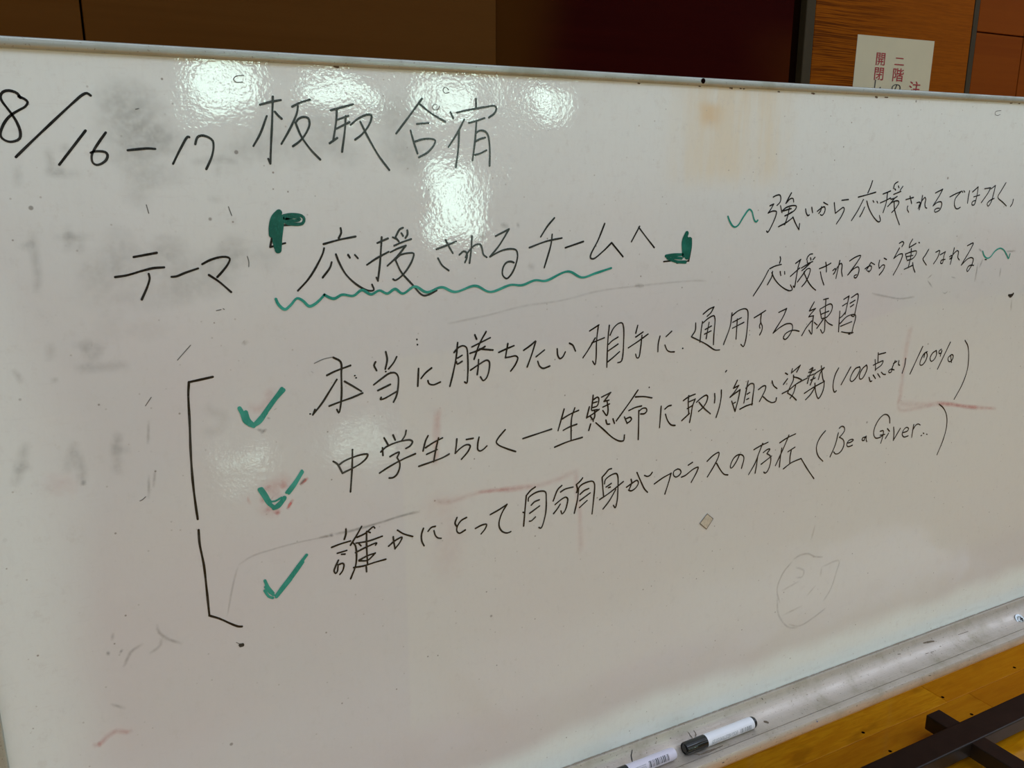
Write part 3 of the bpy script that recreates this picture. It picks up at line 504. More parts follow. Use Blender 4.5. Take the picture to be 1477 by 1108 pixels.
GHOST = """
g 8 .11:933,5571 864,5379 842,5253;930,5479 956,5290 950,5122;395,5403 571,5373;535,5632 470,5408 400,5203;1002,6455 1313,6460;1128,6548 1118,6391 1169,6289;1249,6449 1170,6298;994,6246 1133,6245 1483,6237;829,6524 829,6334;1320,5605 1253,5428 1284,5253;1221,5433 1401,5424;1183,5232 1314,5229
g 5 .16:508,6300 557,6226 578,6163;835,6194 832,6133
g 10 .06:2025,5502 2184,5478 2261,5546 2269,5642 2164,5676 2102,5781;1248,5541 1333,5566
p 14 0.050:749,5195 788,5123
g 4 .25:2507,6365 2523,6345 2561,6370;952,5178 955,5121
g 2.5 .22:1576,5681 1552,5438;1523,5135 1507,4884;1587,5182 1560,4992
g 7 .11:1007,8214 1026,8074 1026,7948;1155,8247 1144,8153;951,7980 1279,7986;1099,8074 1087,7971;763,8058 759,7856;808,7505 811,7295 809,7098 784,6950;791,7426 722,7331;965,7427 1295,7448;1091,7561 1092,7381 1051,7284;1189,7443 1156,7279
g 6 .10:2284,7743 2437,7740;2416,8110 2402,7939;2163,8076 2416,8110 2603,8102
g 22 .07:1501,7347 1914,7313 2490,7306;2500,7216 2802,7184
g 26 .06:1325,7153 1579,7191 1871,7211;1335,6964 1711,6905 1979,6940 2309,7010;2121,7021 2373,7150
b 18 .05:1361,6615 1677,6552
p 8 0.158:4584,5408 4571,5227 4558,5062 4549,4895 4533,4710
p 6 0.115:4487,4288 4744,4247 4926,4275 5148,4296 5489,4261 5821,4246
p 4 0.158:5074,4292 5298,4278 5489,4265
p 7 0.108:5357,4267 5607,4252 5949,4238 6211,4272 6452,4336;6451,4369 6450,4173 6468,4005 6511,3747 6527,3475 6543,3181
p 9 0.115:12492,5666 12450,5458 12426,5139 12421,4779 12414,4433;12414,4433 12906,4350 13294,4318
p 7 0.173:13266,4322 13581,4281 14032,4173 14423,4092
p 26 0.025:4549,4245 4678,4023 4739,3692 4683,3416;4614,4167 4691,3853 4619,3600
g 3 .3:3151,4123 3312,4128;3312,4128 3521,4131 3874,4161 4095,4189 4336,4202
g 4 .4:3268,4126 3312,4128
p 6 0.108:12420,4569 12384,4423 12435,4332 12881,4289 13329,4308
p 6 0.216:13329,4308 13647,4257 14031,4180 14341,4116 14946,4013
g 2 .15:2288,3994 2421,4063 2658,4097 2927,4118 3313,4120;2281,3981 2223,3808 2130,3440
g 2.5 .12:4713,6353 5200,6409 5684,6480 6189,6509 6717,6586 7355,6613 8153,6623 8392,6609
g 5 .25:7242,6614 7384,6612;5382,7409 5489,7410;5584,7403 5632,7405
g 7 .16:5731,6953 5830,6905;5115,7336 5207,7271
g 3 .17:10396,2219 10523,2261 10703,2249 10864,2161 11052,2118;10383,2199 10198,2031 10107,1794 10192,1535;10456,2076 10646,1973 10626,1882 10476,1894;10200,1735 10573,1823;10260,1301 10685,1372;11042,1952 11415,1964 11376,1777 11286,1503 11137,1318;11027,1956 11032,1785;11231,1194 10963,1090 10665,1021 10413,1114;10122,1648 10182,1345 10419,1064 10637,999;10940,1661 10760,1511
g 3 .15:10738,2460 10768,2583 10797,2717
p 5 0.216:2631,4770 2674,4825;2673,4678 2692,4664;2595,4525 2667,4584;2709,4481 2741,4517;2786,4752 2848,4804;2768,4787 2831,4838;2559,4700 2603,4639
p 3 0.750:2834,4515 2896,4626;2985,4763 3027,4798 3074,4838
g 3 .6:2984,4761 3028,4814 3048,4821
p 13 0.122:2553,4753 2711,4807 2832,4859 2893,4890;2545,4503 2635,4548 2769,4501;2784,4731 2683,4676
p 3 0.158:2443,4752 2439,4701 2468,4644
p 4 0.288:2709,4481 2756,4525
p 8 0.101:2490,5707 2620,5657 2785,5799;2680,5780 2810,5851
g 3 .35:2584,5443 2654,5410;2621,5382 2677,5440;2699,5536 2716,5556;2784,5624 2779,5636;3179,5972 3190,5982
p 5 0.202:721,2375 783,2353 869,2422 964,2456 1052,2409 1113,2421;771,2358 810,2360
g 3 .22:1100,3144 1181,3296 1306,3364;1346,3225 1460,3297 1468,3375;1443,3542 1460,3441 1545,3337 1674,3252;1040,3557 1030,3466;932,2778 1079,2681
g 4 .3:954,3349 997,3334;1082,3341 1105,3318
g 3 .35:14588,6705 14858,6710;13876,6778 13974,6741;14024,6624 13955,6464;13908,6565 13896,6253;14512,6450 14519,6299;14925,5897 14956,5704
g 2 .35:12734,6356 12876,6236;13124,6147 13191,6118 13258,6154;13290,6371 13407,6348;12731,6372 12837,6445
g 3 .2:11519,6232 11863,6162 12167,6109 12492,6118
g 26 .07:1650,8644 1744,8521 1825,8394;1723,8615 1828,8265;1585,8453 1660,8295 1843,8265
g 20 .08:1671,8101 1752,7970 1704,7805;2002,8267 1942,7969
g 24 .07:2990,8469 3411,8513;2582,8154 2936,8209 3491,8267;2762,8241 3677,8161 4277,8183;4047,8547 4292,8627;4198,8257 4399,8090;3459,8373 4288,8499"""

FOOT_X = (2.2202, 2.2787); FOOT_Y1 = 0.5233; FOOT_Z = 0.078
BAR_Y0 = 0.3771; BAR_Y1 = 0.4544; BAR_Z = 0.08
TAPE = [(0.8624, 1.1824), (0.8737, 1.1728), (0.8628, 1.1593), (0.8502, 1.1703)]
NOTE = ((1.9801, 1.9824), (2.2776, 1.9843), 0.0104)
GLYPHS = [('開', 2.0725, 1.9255, 0.04033, 0.03487, 'r'), ('閉', 2.0718, 1.8889, 0.04141, 0.03551, 'r'), ('二', 2.1458, 1.9237, 0.04087, 0.02682, 'r'), ('階', 2.1454, 1.8889, 0.04757, 0.03625, 'r'), ('の', 2.1437, 1.8576, 0.04275, 0.02438, 'k'), ('し', 2.0689, 1.861, 0.03832, 0.03063, 'k'), ('注', 2.2171, 1.8573, 0.04918, 0.03827, 'r')]
TRAY_MARKS = [('pen_mark', 0.0016, 'k', [[[7454, -53, 8440], [7414, -84, 8382], [7406, -112, 8345], [7397, -147, 8310]]]), ('pen_scribble', 0.0012, 'n', [[[8459, -77, 8392], [8473, -106, 8353], [8492, -133, 8325]], [[8556, -75, 8395], [8574, -102, 8358], [8544, -135, 8323], [8582, -113, 8344]], [[8447, -68, 8409], [8461, -86, 8380]]]), ('scuff_mark', 0.0015, 'n', [[[8356, -337, 8233], [8450, -382, 8229], [8594, -398, 8229], [8767, -383, 8229], [8863, -381, 8229]], [[8398, -382, 8229], [8563, -372, 8230], [8719, -377, 8230]]]), ('dirt_mark', 0.0045, 'n', [[[9785, -255, 8249], [9814, -280, 8243], [9840, -308, 8237]]]), ('dirt_mark', 0.002, 'k', [[[9928, -41, 8479], [9942, -45, 8462], [9952, -48, 8451]]]), ('dirt_mark', 0.0022, 'k', [[[10586, -48, 8454], [10602, -51, 8443]]]), ('dirt_mark', 0.0018, 'k', [[[8123, -68, 8409], [8134, -71, 8403]]]), ('dirt_mark', 0.0015, 'k', [[[7887, -39, 8484], [7894, -45, 8462]]]), ('dirt_mark', 0.0016, 'k', [[[7178, -51, 8443], [7188, -54, 8437]]]), ('dirt_mark', 0.002, 'k', [[[8656, -607, 8166], [8696, -607, 8163]]]), ('blue_pen_mark', 0.0022, 'u', [[[10593, -436, 8229], [10589, -482, 8239], [10568, -539, 8241], [10564, -577, 8242]]]), ('blue_pen_mark', 0.006, 'u', [[[10563, -583, 8240], [10573, -604, 8195]]]), ('dirt_mark', 0.0035, 'n', [[[13695, -74, 8398], [13756, -74, 8396], [13837, -76, 8393]], [[13777, -82, 8385], [13871, -83, 8384], [13971, -95, 8368]]]), ('dirt_mark', 0.002, 'n', [[[13016, -87, 8378], [13088, -95, 8368]]]), ('dirt_mark', 0.0018, 'k', [[[14027, -171, 8292], [14055, -176, 8289]]]), ('dirt_mark', 0.0013, 'n', [[[13614, -195, 8276], [13695, -199, 8273]], [[13743, -203, 8270], [13827, -208, 8268]], [[14591, -121, 8336], [14869, -126, 8331]]]), ('dirt_mark', 0.0015, 'k', [[[16091, -48, 8452], [16118, -54, 8438]]]), ('dirt_mark', 0.003, 'n', [[[13169, -600, 8216], [13228, -603, 8200]]])]
SCREW = [16255, -237, 8256]
HOLE = (0.8117, 1.7562)
M1 = (0.8218, -0.0278, 0.8334); M1_ROT = 0.0
M2 = (0.6755, -0.0278, 0.8332); M2_ROT = 0.0
DIRT = mat_plain('brown_dirt', (0.13, 0.095, 0.06), 0.7)
BLUE_INK = mat_plain('blue_pen_ink', (0.03, 0.08, 0.22), 0.4)
# ------------------------------------------------------------------ the hall
X0, X1, YB, YF = -7.0, 13.5, 0.80, -12.0
fl = box('floor', (X0, YF, -0.06), (X1, YB, -0.02), FLOOR_M); tag(fl, kind='structure')
# planks of the floor near the board are real strips, 98 mm wide, ends staggered; the rest is laid in wider joined courses
rnd = random.Random(4)
PW = 0.0983; Y_JOINT = 0.603
def plank(x0, x1, y0, y1):
    b = bmesh.new(); g = 0.0014
    bmesh.ops.create_cube(b, size=1.0)
    for v in b.verts: v.co = Vector((v.co.x * (x1 - x0 - g), v.co.y * (y1 - y0 - g), v.co.z * 0.02))
    top = [e for e in b.edges if all(v.co.z > 0 for v in e.verts)]
    bmesh.ops.bevel(b, geom=top, offset=0.0008, segments=1, affect='EDGES')
    o = bm_obj('floor_plank', b, FLOOR_M, fl)
    o.location = Vector(((x0 + x1) / 2, (y0 + y1) / 2, -0.01)) - fl.location
    return o
r = -9
while True:
    y0 = Y_JOINT + r * PW; y1 = y0 + PW
    if y0 > YB - 0.001: break
    y1 = min(y1, YB)
    x = X0 + rnd.random() * 1.5; prev = X0
    near = r >= -5
    while prev < X1:
        if not near: nx_ = X1
        else: nx_ = min(X1, x)
        if near and (nx_ < -1.2 or prev > 5.0) and prev != X0 and nx_ != X1:
            x += 1.8; continue
        plank(prev, nx_, y0, y1); prev = nx_; x = prev + 1.2 + rnd.random() * 1.5
    r += 1
yend = Y_JOINT - 9 * PW
vs = []; fs = []; y = yend; k = 0
while y > YF:
    y2 = max(y - PW, YF); g = 0.0005
    b = len(vs); vs += [(X0, y2 + g, 0), (X1, y2 + g, 0), (X1, y - g, 0), (X0, y - g, 0), (X0, y2 + g, -0.02), (X1, y2 + g, -0.02), (X1, y - g, -0.02), (X0, y - g, -0.02)]
    fs += [(b, b + 1, b + 2, b + 3), (b, b + 4, b + 5, b + 1), (b + 3, b + 2, b + 6, b + 7)]
    y = y2
o = mesh_obj('floor_plank_course', vs, fs, FLOOR_M, fl); o.location = -fl.location; tag(o, kind='stuff')
# dowel holes in the planks
for px, py in ((2.081, 0.623), (2.081, 0.527), (2.452, 0.627), (2.819, 0.623), (2.452, 0.527), (2.819, 0.527), (1.71, 0.623), (1.71, 0.527), (3.19, 0.623)):
    b = bmesh.new(); bmesh.ops.create_circle(b, cap_ends=True, radius=0.0052, segments=14)
    o = bm_obj('nail_plug', b, DARK_GAP, fl); o.location = Vector((px, py, 0.0004)) - fl.location

wb = box('wall_back', (X0, YB + 0.03, 0), (X1, YB + 0.12, CEIL), DARK_GAP); tag(wb, kind='structure')
def panel(x0, x1, z0, z1, m, y=YB, t=0.028):
    o = box('wall_panel', (x0, y, z0), (x1, y + t, z1), m, None, 0.0012)
    o.parent = wb; o.location -= wb.location
    return o
G = 0.0035
# left of the door: brown panels with one upright joint at x = 0.18
xs = [X0, -5.5, -3.6, -1.7, 0.18]
for a, b in zip(xs[:-1], xs[1:]): panel(a + G / 2, b - G / 2, 0.1, CEIL, WOOD_BROWN)
panel(0.18 + G / 2, 0.94, 0.1, CEIL, WOOD_BROWN)
# right of the door
panel(1.826, 2.4285, 0.1, CEIL, WOOD_ORANGE)
for z0, z1 in ((0.1, 1.1), (1.1, 2.02), (2.02, 2.94), (2.94, CEIL)):
    panel(2.452, 2.667 - G / 2, z0 + G / 2, z1 - G / 2, WOOD_PLAIN)
    xx = 2.667
    while xx < X1 - 0.1:
        panel(xx + G / 2, min(xx + 1.82, X1) - G / 2, z0 + G / 2, z1 - G / 2, WOOD_PLAIN); xx += 1.82
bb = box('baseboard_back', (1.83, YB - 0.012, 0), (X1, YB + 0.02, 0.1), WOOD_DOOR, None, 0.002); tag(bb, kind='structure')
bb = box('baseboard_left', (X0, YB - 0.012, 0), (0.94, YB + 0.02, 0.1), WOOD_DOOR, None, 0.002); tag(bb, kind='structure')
# dark sliding door set back between the panels, with its post
dr = empty('door_1', (1.34, YB + 0.02, 0)); tag(dr, kind='structure')
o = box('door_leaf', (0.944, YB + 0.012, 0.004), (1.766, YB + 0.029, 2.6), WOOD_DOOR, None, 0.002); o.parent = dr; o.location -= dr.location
o = box('door_reveal', (1.766, YB + 0.02, 0.0), (1.795, YB + 0.0295, 2.6), DARK_GAP); o.parent = dr; o.location -= dr.location
o = box('door_head', (0.944, YB + 0.004, 2.6), (1.795, YB + 0.029, CEIL), WOOD_BROWN); o.parent = dr; o.location -= dr.location
tr = box('trim_1', (1.795, YB, 0), (1.826, YB + 0.029, CEIL), POST_M, None, 0.0015); tag(tr, kind='structure')
tr = box('trim_2', (2.4315, YB, 0.1), (2.452, YB + 0.029, CEIL), POST_M, None, 0.001); tag(tr, kind='structure')

# the rest of the hall, seen only in reflections
w1 = box('wall_front', (X0, YF - 0.1, 1.1), (X1, YF, CEIL), HALL_WALL); tag(w1, kind='structure')
w2 = box('wall_left', (X0 - 0.1, YF, 0), (X0, YB + 0.12, CEIL), HALL_WALL); tag(w2, kind='structure')
w3 = box('wall_right', (X1, YF, 0), (X1 + 0.1, YB + 0.12, CEIL), HALL_WALL); tag(w3, kind='structure')
ce = box('ceiling', (X0 - 0.1, YF - 0.1, CEIL), (X1 + 0.1, YB + 0.12, CEIL + 0.1), CEIL_M); tag(ce, kind='structure')
dado = box('trim_3', (X0, YF - 0.1, 0), (X1, YF - 0.001, 1.1), HALL_WOOD); tag(dado, kind='structure')
blk = box('reflection_blocker', (3.1, -6.6, 0), (X1, -6.2, 0.85), HALL_WOOD, None, 0.01); tag(blk, kind='structure')  # added low block, unseen, keeps window reflections off the floor
def window(n, x0, x1, z0, z1, bars=1):
    e = empty('window_%d' % n, ((x0 + x1) / 2, YF, z0)); tag(e, kind='structure')
    def ch(o): o.parent = e; o.location -= e.location
    ch(box('window_pane', (x0, YF - 0.005, z0), (x1, YF + 0.012, z1), GLASS_DAY))
    t = 0.04
    for lo, hi in (((x0 - t, z0 - t), (x1 + t, z0)), ((x0 - t, z1), (x1 + t, z1 + t)), ((x0 - t, z0), (x0, z1)), ((x1, z0), (x1 + t, z1))):
        ch(box('window_frame', (lo[0], YF, lo[1]), (hi[0], YF + 0.05, hi[1]), FRAME_M))
    for k in range(bars):
        xm = x0 + (x1 - x0) * (k + 1) / (bars + 1)
        ch(box('window_mullion', (xm - 0.015, YF + 0.012, z0), (xm + 0.015, YF + 0.04, z1), FRAME_M))
window(1, 2.02, 2.72, 2.50, 3.02, 0)
window(2, 3.55, 4.65, 2.50, 2.90, 1)
window(3, 5.35, 6.35, 2.42, 2.95, 1)
window(4, 7.05, 7.95, 2.42, 2.95, 1)
window(5, 5.45, 6.25, 0.50, 1.70, 0)

# ------------------------------------------------------------------ the whiteboard (surface 2.3 x 0.9 m, face at y = 0)
W, ZB, ZT = 2.3, 0.85, 1.7504
wbd = empty('whiteboard', (W / 2, 0.1, 0))
tag(wbd, 'long scuffed whiteboard on a dark steel stand, covered in black and green handwriting', 'whiteboard')
def sub(o, parent=wbd):
    o.parent = parent
    o.location = o.location - (parent.location if parent is wbd else parent.location + wbd.location)
    return o
b = bmesh.new(); bmesh.ops.create_cube(b, size=1.0)
for v in b.verts: v.co = Vector(((v.co.x + 0.5) * W, (v.co.y + 0.5) * 0.018, v.co.z * (ZT - ZB) + (ZT - ZB) / 2))
surf = bm_obj('writing_surface', b, ENAMEL); surf.location = (0, 0, ZB); sub(surf)
bk = box('back_sheet', (0, 0.018, ZB), (W, 0.024, ZT), mat_plain('galvanised_back_sheet', (0.4, 0.41, 0.4), 0.45, 0.6)); sub(bk)

# frame: top rail with rounded crest, side rails, bottom rail with the pen tray
top = [(0.024, ZT - 0.002), (-0.002, ZT - 0.0012), (-0.0036, ZT), (-0.0042, ZT + 0.0015), (-0.0042, ZT + 0.0062), (-0.0036, ZT + 0.0074),
       (-0.002, ZT + 0.0081), (0.003, ZT + 0.0084), (0.024, ZT + 0.0084)]
sub(extrude_x('top_rail', top, -0.010, W + 0.010, ALU, closed=True, nx=1))
for xx in (-0.010, W):
    sub(box('side_rail', (xx, -0.006, ZB - 0.03), (xx + 0.010, 0.024, ZT), ALU, None, 0.002, 2))
prof = [(0.004, 0.8506), (-0.0018, 0.8512), (-0.0030, 0.8508), (-0.0036, 0.8495), (-0.0050, 0.8445), (-0.0075, 0.8395), (-0.0110, 0.8347), (-0.0155, 0.8303), (-0.0205, 0.8269),
        (-0.0260, 0.8247), (-0.0320, 0.8234), (-0.0385, 0.8229), (-0.0436, 0.8229), (-0.0446, 0.8200), (-0.0458, 0.8200), (-0.0464, 0.8246),
        (-0.0570, 0.8250), (-0.0586, 0.8246), (-0.0600, 0.8218), (-0.0607, 0.8180), (-0.0606, 0.8135), (-0.0596, 0.8090), (-0.0575, 0.8055), (-0.0540, 0.8035),
        (-0.0500, 0.8035), (-0.0480, 0.8060), (-0.0380, 0.8190), (-0.0150, 0.8180), (0.004, 0.8180)]
tray = extrude_x('pen_tray', prof, -0.010, W + 0.010, ALU_TRAY, closed=True, nx=1); sub(tray)
tray['label'] = 'worn aluminium pen tray with a rounded lip'
sub(box('bottom_rail', (-0.01, 0.004, 0.818), (W + 0.01, 0.024, 0.8499), ALU, None, 0.001))

# stand: two posts, two floor feet, one long bar on the floor side
FX = FOOT_X
for k, (x0, x1) in enumerate(((FX[0], FX[1]), (-0.02, 0.04))):
    f_ = sub(box('stand_foot', (x0, -0.42, 0.03), (x1, FOOT_Y1, FOOT_Z), STEEL, None, 0.003, 2))
    f_['label'] = 'dark brown steel foot of the stand'
    pz = x1 if k == 0 else x0 - 0.05
    sub(box('stand_post', (pz, 0.13, 0.03), (pz + 0.05, 0.18, ZT - 0.05), STEEL, None, 0.003, 2))
    sub(box('board_bracket', (pz, 0.024, 1.2), (pz + 0.05, 0.13, 1.25), STEEL, None, 0.002))
    for yy in (-0.38, FOOT_Y1 - 0.05):
        cst = bmesh.new(); bmesh.ops.create_cone(cst, cap_ends=True, segments=20, radius1=0.02, radius2=0.02, depth=0.018, matrix=Matrix.Rotation(math.pi / 2, 4, 'Y'))
        o = bm_obj('caster_wheel', cst, BLACK_PLASTIC); o.location = ((x0 + x1) / 2, yy, 0.02); sub(o)
sub(box('stand_crossbar', (-0.3, BAR_Y0, 0.034), (3.2, BAR_Y1, BAR_Z), STEEL, None, 0.004, 2))

# ------------------------------------------------------------------ ink: thin ribbons lying on the board, in 0.1 mm from its lower left corner
def spline(P, step):
    P = [Vector(p) for p in P]
    P = [p for k, p in enumerate(P) if k == 0 or (p - P[k - 1]).length > 3e-4] or P
    if len(P) < 2: return P
    if len(P) == 2: out = [P[0].lerp(P[1], k / 4) for k in range(5)]; return out
    Q = [2 * P[0] - P[1]] + P + [2 * P[-1] - P[-2]]
    out = []
    for i in range(1, len(Q) - 2):
        p0, p1, p2, p3 = Q[i - 1:i + 3]
        t0 = 0.0; t1 = t0 + max((p1 - p0).length, 1e-6) ** 0.5; t2 = t1 + max((p2 - p1).length, 1e-6) ** 0.5; t3 = t2 + max((p3 - p2).length, 1e-6) ** 0.5
        n = max(2, int((p2 - p1).length / step))
        for k in range(n):
            t = t1 + (t2 - t1) * k / n
            A1 = (t1 - t) / (t1 - t0) * p0 + (t - t0) / (t1 - t0) * p1
            A2 = (t2 - t) / (t2 - t1) * p1 + (t - t1) / (t2 - t1) * p2
            A3 = (t3 - t) / (t3 - t2) * p2 + (t - t2) / (t3 - t2) * p3
            B1 = (t2 - t) / (t2 - t0) * A1 + (t - t0) / (t2 - t0) * A2
            B2 = (t3 - t) / (t3 - t1) * A2 + (t - t1) / (t3 - t1) * A3
            out.append((t2 - t) / (t2 - t1) * B1 + (t - t1) / (t2 - t1) * B2)
    out.append(P[-1].copy())
    return out
def ribbon(vs, fs, al, pts, w, y, alpha=None, taper=0.0, step=0.0016, ph=0.0):
    """strip with round ends; with alpha, three points across (edge 0, middle alpha)"""
    S = spline(pts, step); S = [p for k, p in enumerate(S) if k == 0 or (p - S[k - 1]).length > 1e-5]
    n = len(S)
    if n < 2: S = [S[0], S[0] + Vector((w * 0.2, 0))]; n = 2
    base = len(vs); m = 3 if alpha is not None else 2
    L = []
    for i, p in enumerate(S):
        d = (S[min(i + 1, n - 1)] - S[max(i - 1, 0)])
        if d.length < 1e-7: d = Vector((1, 0))
        d.normalize(); nn = Vector((-d.y, d.x))
        t = i / (n - 1)
        hw = w / 2 * (1 + 0.10 * math.sin(i * 0.31 + ph)) * (1 - taper * t)
        L.append((p, nn, d, hw))
        if m == 2: vs.extend([(p.x + nn.x * hw, y, p.y + nn.y * hw), (p.x - nn.x * hw, y, p.y - nn.y * hw)])
        else:
            vs.extend([(p.x + nn.x * hw, y, p.y + nn.y * hw), (p.x, y, p.y), (p.x - nn.x * hw, y, p.y - nn.y * hw)])
            e = alpha * min(1, min(i, n - 1 - i) / 2.0 + 0.15); al.extend([0, e, 0])
    for i in range(n - 1):
        for j in range(m - 1):
            a = base + i * m + j; fs.append((a, a + 1, a + m + 1, a + m))
    if m == 2:
        for (p, nn, d, hw), sg in ((L[0], -1), (L[-1], 1)):
            c = len(vs); vs.append((p.x, y, p.y)); K = 8
            for k in range(K + 1):
                a = math.pi * k / K; q = nn * (hw * math.cos(a)) + d * (sg * hw * math.sin(a))
                vs.append((p.x + q.x, y, p.y + q.y))
            for k in range(K): fs.append((c, c + 1 + k, c + 2 + k) if sg > 0 else (c, c + 2 + k, c + 1 + k))
def strokes(s):
    return [[(int(a) * 1e-4, int(b) * 1e-4) for a, b in (q.split(',') for q in st.split())] for st in s.split(';') if st.strip()]
def ink_mesh(name, m, S, w, y, alpha=None, taper=0.0, smooth=True):
    vs, fs, al = [], [], []
    for k, st in enumerate(S): ribbon(vs, fs, al, st, w, y - 0.000004 * k, alpha, taper, 0.0016 if alpha is None else 0.004, k * 1.7)
    o = mesh_obj(name, vs, fs, m)
    bm = bmesh.new(); bm.from_mesh(o.data)
    for f in bm.faces:
        if f.normal.y > 0: f.normal_flip()
    bm.to_mesh(o.data); bm.free()
    if alpha is not None:
        at = o.data.attributes.new('film', 'FLOAT', 'POINT'); at.data.foreach_set('value', al)
    o.location = (0, 0, ZB)
    o.parent = surf; o.location = (0, 0, 0)
    return o
def smear_blob(m, st, w, y, alpha):
    """soft-edged wiped patch along a short path"""
    S = spline(st, w * 0.9)[::2] if len(st) > 2 else [Vector(p) for p in st]
    vs, fs, al = [], [], []; rn = random.Random(int(S[0].x * 1e4)); K = 22
    for i, p in enumerate(S):
        b = len(vs); vs.append((p.x, y - i * 2e-8, p.y)); al.append(alpha)
        ex, ez = w * (0.8 + 0.5 * rn.random()), w * (0.7 + 0.4 * rn.random())
        for ring, q, al_ in ((1, 0.55, 0.65), (2, 1.0, 0.0)):
            for k in range(K):
                a = 2 * math.pi * k / K; f = q * (0.85 + 0.3 * rn.random())
                vs.append((p.x + ex * f * math.cos(a), y - i * 2e-8, p.y + ez * f * math.sin(a))); al.append(alpha * al_)
        for k in range(K):
            k2 = (k + 1) % K
            fs.append((b, b + 1 + k, b + 1 + k2)); fs.append((b + 1 + k, b + 1 + K + k, b + 1 + K + k2, b + 1 + k2))
    o = mesh_obj('ink_smear', vs, fs, m)
    at = o.data.attributes.new('film', 'FLOAT', 'POINT'); at.data.foreach_set('value', al)
    o.parent = surf
    return o
NAMES = {'kanji': 'kanji_character', 'kana': 'kana_character', 'letter': 'latin_letter', 'thin': 'pen_scratch'}
for ln in INK.strip().split('\n'):
    nm, s = ln.split(':', 1); S = strokes(s)
    zt = sum(p[1] for st in S for p in st) / sum(len(st) for st in S); xt = sum(p[0] for st in S for p in st) / sum(len(st) for st in S)
    w_ = 0.0021
    if xt > 0.68 and zt > 0.55: w_ = 0.0019
    if nm == 'thin':
        for st in S: ink_mesh(NAMES[nm], THIN_INK, [st], 0.0008, -0.00022)
        continue
    if nm == 'ink_speck':
        for st in S: ink_mesh(nm, BLACK_INK, [st], 0.0018, -0.00025)
        continue
    if nm == 'ink_blot': w_ = 0.0036
    if nm == 'bracket': w_ = 0.0023
    ink_mesh(NAMES.get(nm, nm), BLACK_INK, S, w_, -0.00025)
for ln in GREEN.strip().split('\n'):
    h, s = ln.split(':', 1); nm, w_ = h.split()
    o = ink_mesh('green_' + nm, DARK_GREEN_INK if 'bracket' in nm else GREEN_INK, strokes(s), float(w_) * 1e-3, -0.00045)
for k, ln in enumerate(GHOST.strip().split('\n')):
    h, s = ln.split(':', 1); c, w_, a = h.split()
    for j, st in enumerate(strokes(s)):
        if float(w_) >= 14:
            smear_blob(FILM[c], st, float(w_) * 1e-3, -0.00006 - 0.000002 * k - 0.0000003 * j, float(a) * 1.1)
            continue
        ink_mesh('ink_smear', FILM[c], [st], float(w_) * 1.5e-3, -0.00006 - 0.000002 * k - 0.0000003 * j, float(a) * 1.25)

bm_l = ink_mesh('contact_shadow_line', FILM['b'], [[(0.0, 0.0022), (W / 2, 0.0024), (W, 0.0022)]], 0.0045, -0.0008, 1.0)  # contact shadow between board and tray, painted as a dark film
# small scrap of tape stuck on the board
vs = [(x, -0.0003, z) for x, z in TAPE] + [(x, -0.0009, z) for x, z in TAPE]
sc = mesh_obj('tape_scrap', vs, [(4, 5, 6, 7), (0, 1, 5, 4), (1, 2, 6, 5), (2, 3, 7, 6), (3, 0, 4, 7)], mat_plain('yellowed_tape', (0.55, 0.50, 0.38), 0.45, 0, 0.15, 300))
tag(sc, 'small yellowed scrap of tape stuck on the board below the third line of text', 'tape')
vs2, fs2 = [], []
for k in range(4):
    ribbon(vs2, fs2, [], [TAPE[k], TAPE[(k + 1) % 4]], 0.0008, -0.00095)
o = mesh_obj('tape_dirt_edge', vs2, fs2, mat_plain('tape_edge_dirt', (0.10, 0.08, 0.05), 0.7), sc)

# dirt, pen marks and the screw on the tray (points already lie on its curved face)
for nm, w_, col, S in TRAY_MARKS:
    vs, fs = [], []
    for st in S:
        P3 = [Vector(p) * 1e-4 for p in st]
        b0 = len(vs); n = len(P3)
        for i, p in enumerate(P3):
            d = (P3[min(i + 1, n - 1)] - P3[max(i - 1, 0)]).normalized()
            nrm = Vector((0, -0.55, 0.83)); sd = d.cross(nrm).normalized() * (w_ / 2 * (1 if 0 < i < n - 1 else 0.6))
            q = p + nrm * 0.0005
            vs += [tuple(q + sd), tuple(q - sd)]
        for i in range(n - 1): fs.append((b0 + 2 * i, b0 + 2 * i + 1, b0 + 2 * i + 3, b0 + 2 * i + 2))
    o = mesh_obj(nm, vs, fs, {'k': BLACK_PRINT, 'n': DIRT, 'u': BLUE_INK}[col]); 
    o.parent = tray; o.location = -wbd.location - tray.location
def screw(p, nrm, r, parent_off):
    b = bmesh.new()
    R = nrm.to_track_quat('Z', 'Y').to_matrix().to_4x4()
    bmesh.ops.create_uvsphere(b, u_segments=24, v_segments=10, radius=1)
    bmesh.ops.delete(b, geom=[v for v in b.verts if v.co.z < -0.05], context='VERTS')
    for v in b.verts: v.co = Vector((v.co.x * r, v.co.y * r, v.co.z * r * 0.45))
    o = bm_obj('screw', b, ZINC, None, True)
    # washer flange and cross recess
    c = bmesh.new(); bmesh.ops.create_cone(c, cap_ends=True, segments=24, radius1=r * 1.5, radius2=r * 1.45, depth=0.0012)
    o2 = bm_obj('screw_washer', c, ZINC, None); 
    c = bmesh.new()
    for a in (0, math.pi / 2):
        g = bmesh.ops.create_cube(c, size=1.0, matrix=Matrix.Translation((0, 0, r * 0.42)) @ Matrix.Rotation(a, 4, 'Z') @ Matrix.Diagonal((r * 1.0, r * 0.22, r * 0.12, 1)))
    o3 = bm_obj('screw_recess', c, DARK_GAP, None)
    o.matrix_world = Matrix.Translation(p - parent_off) @ R
    o.parent = tray
    for q in (o2, o3):
        q.matrix_local = Matrix.Translation(p - parent_off) @ R; q.parent = tray
    return o
screw(Vector(SCREW) * 1e-4, Vector((0, -0.62, 0.78))  .normalized(), 0.0075, wbd.location + tray.location)
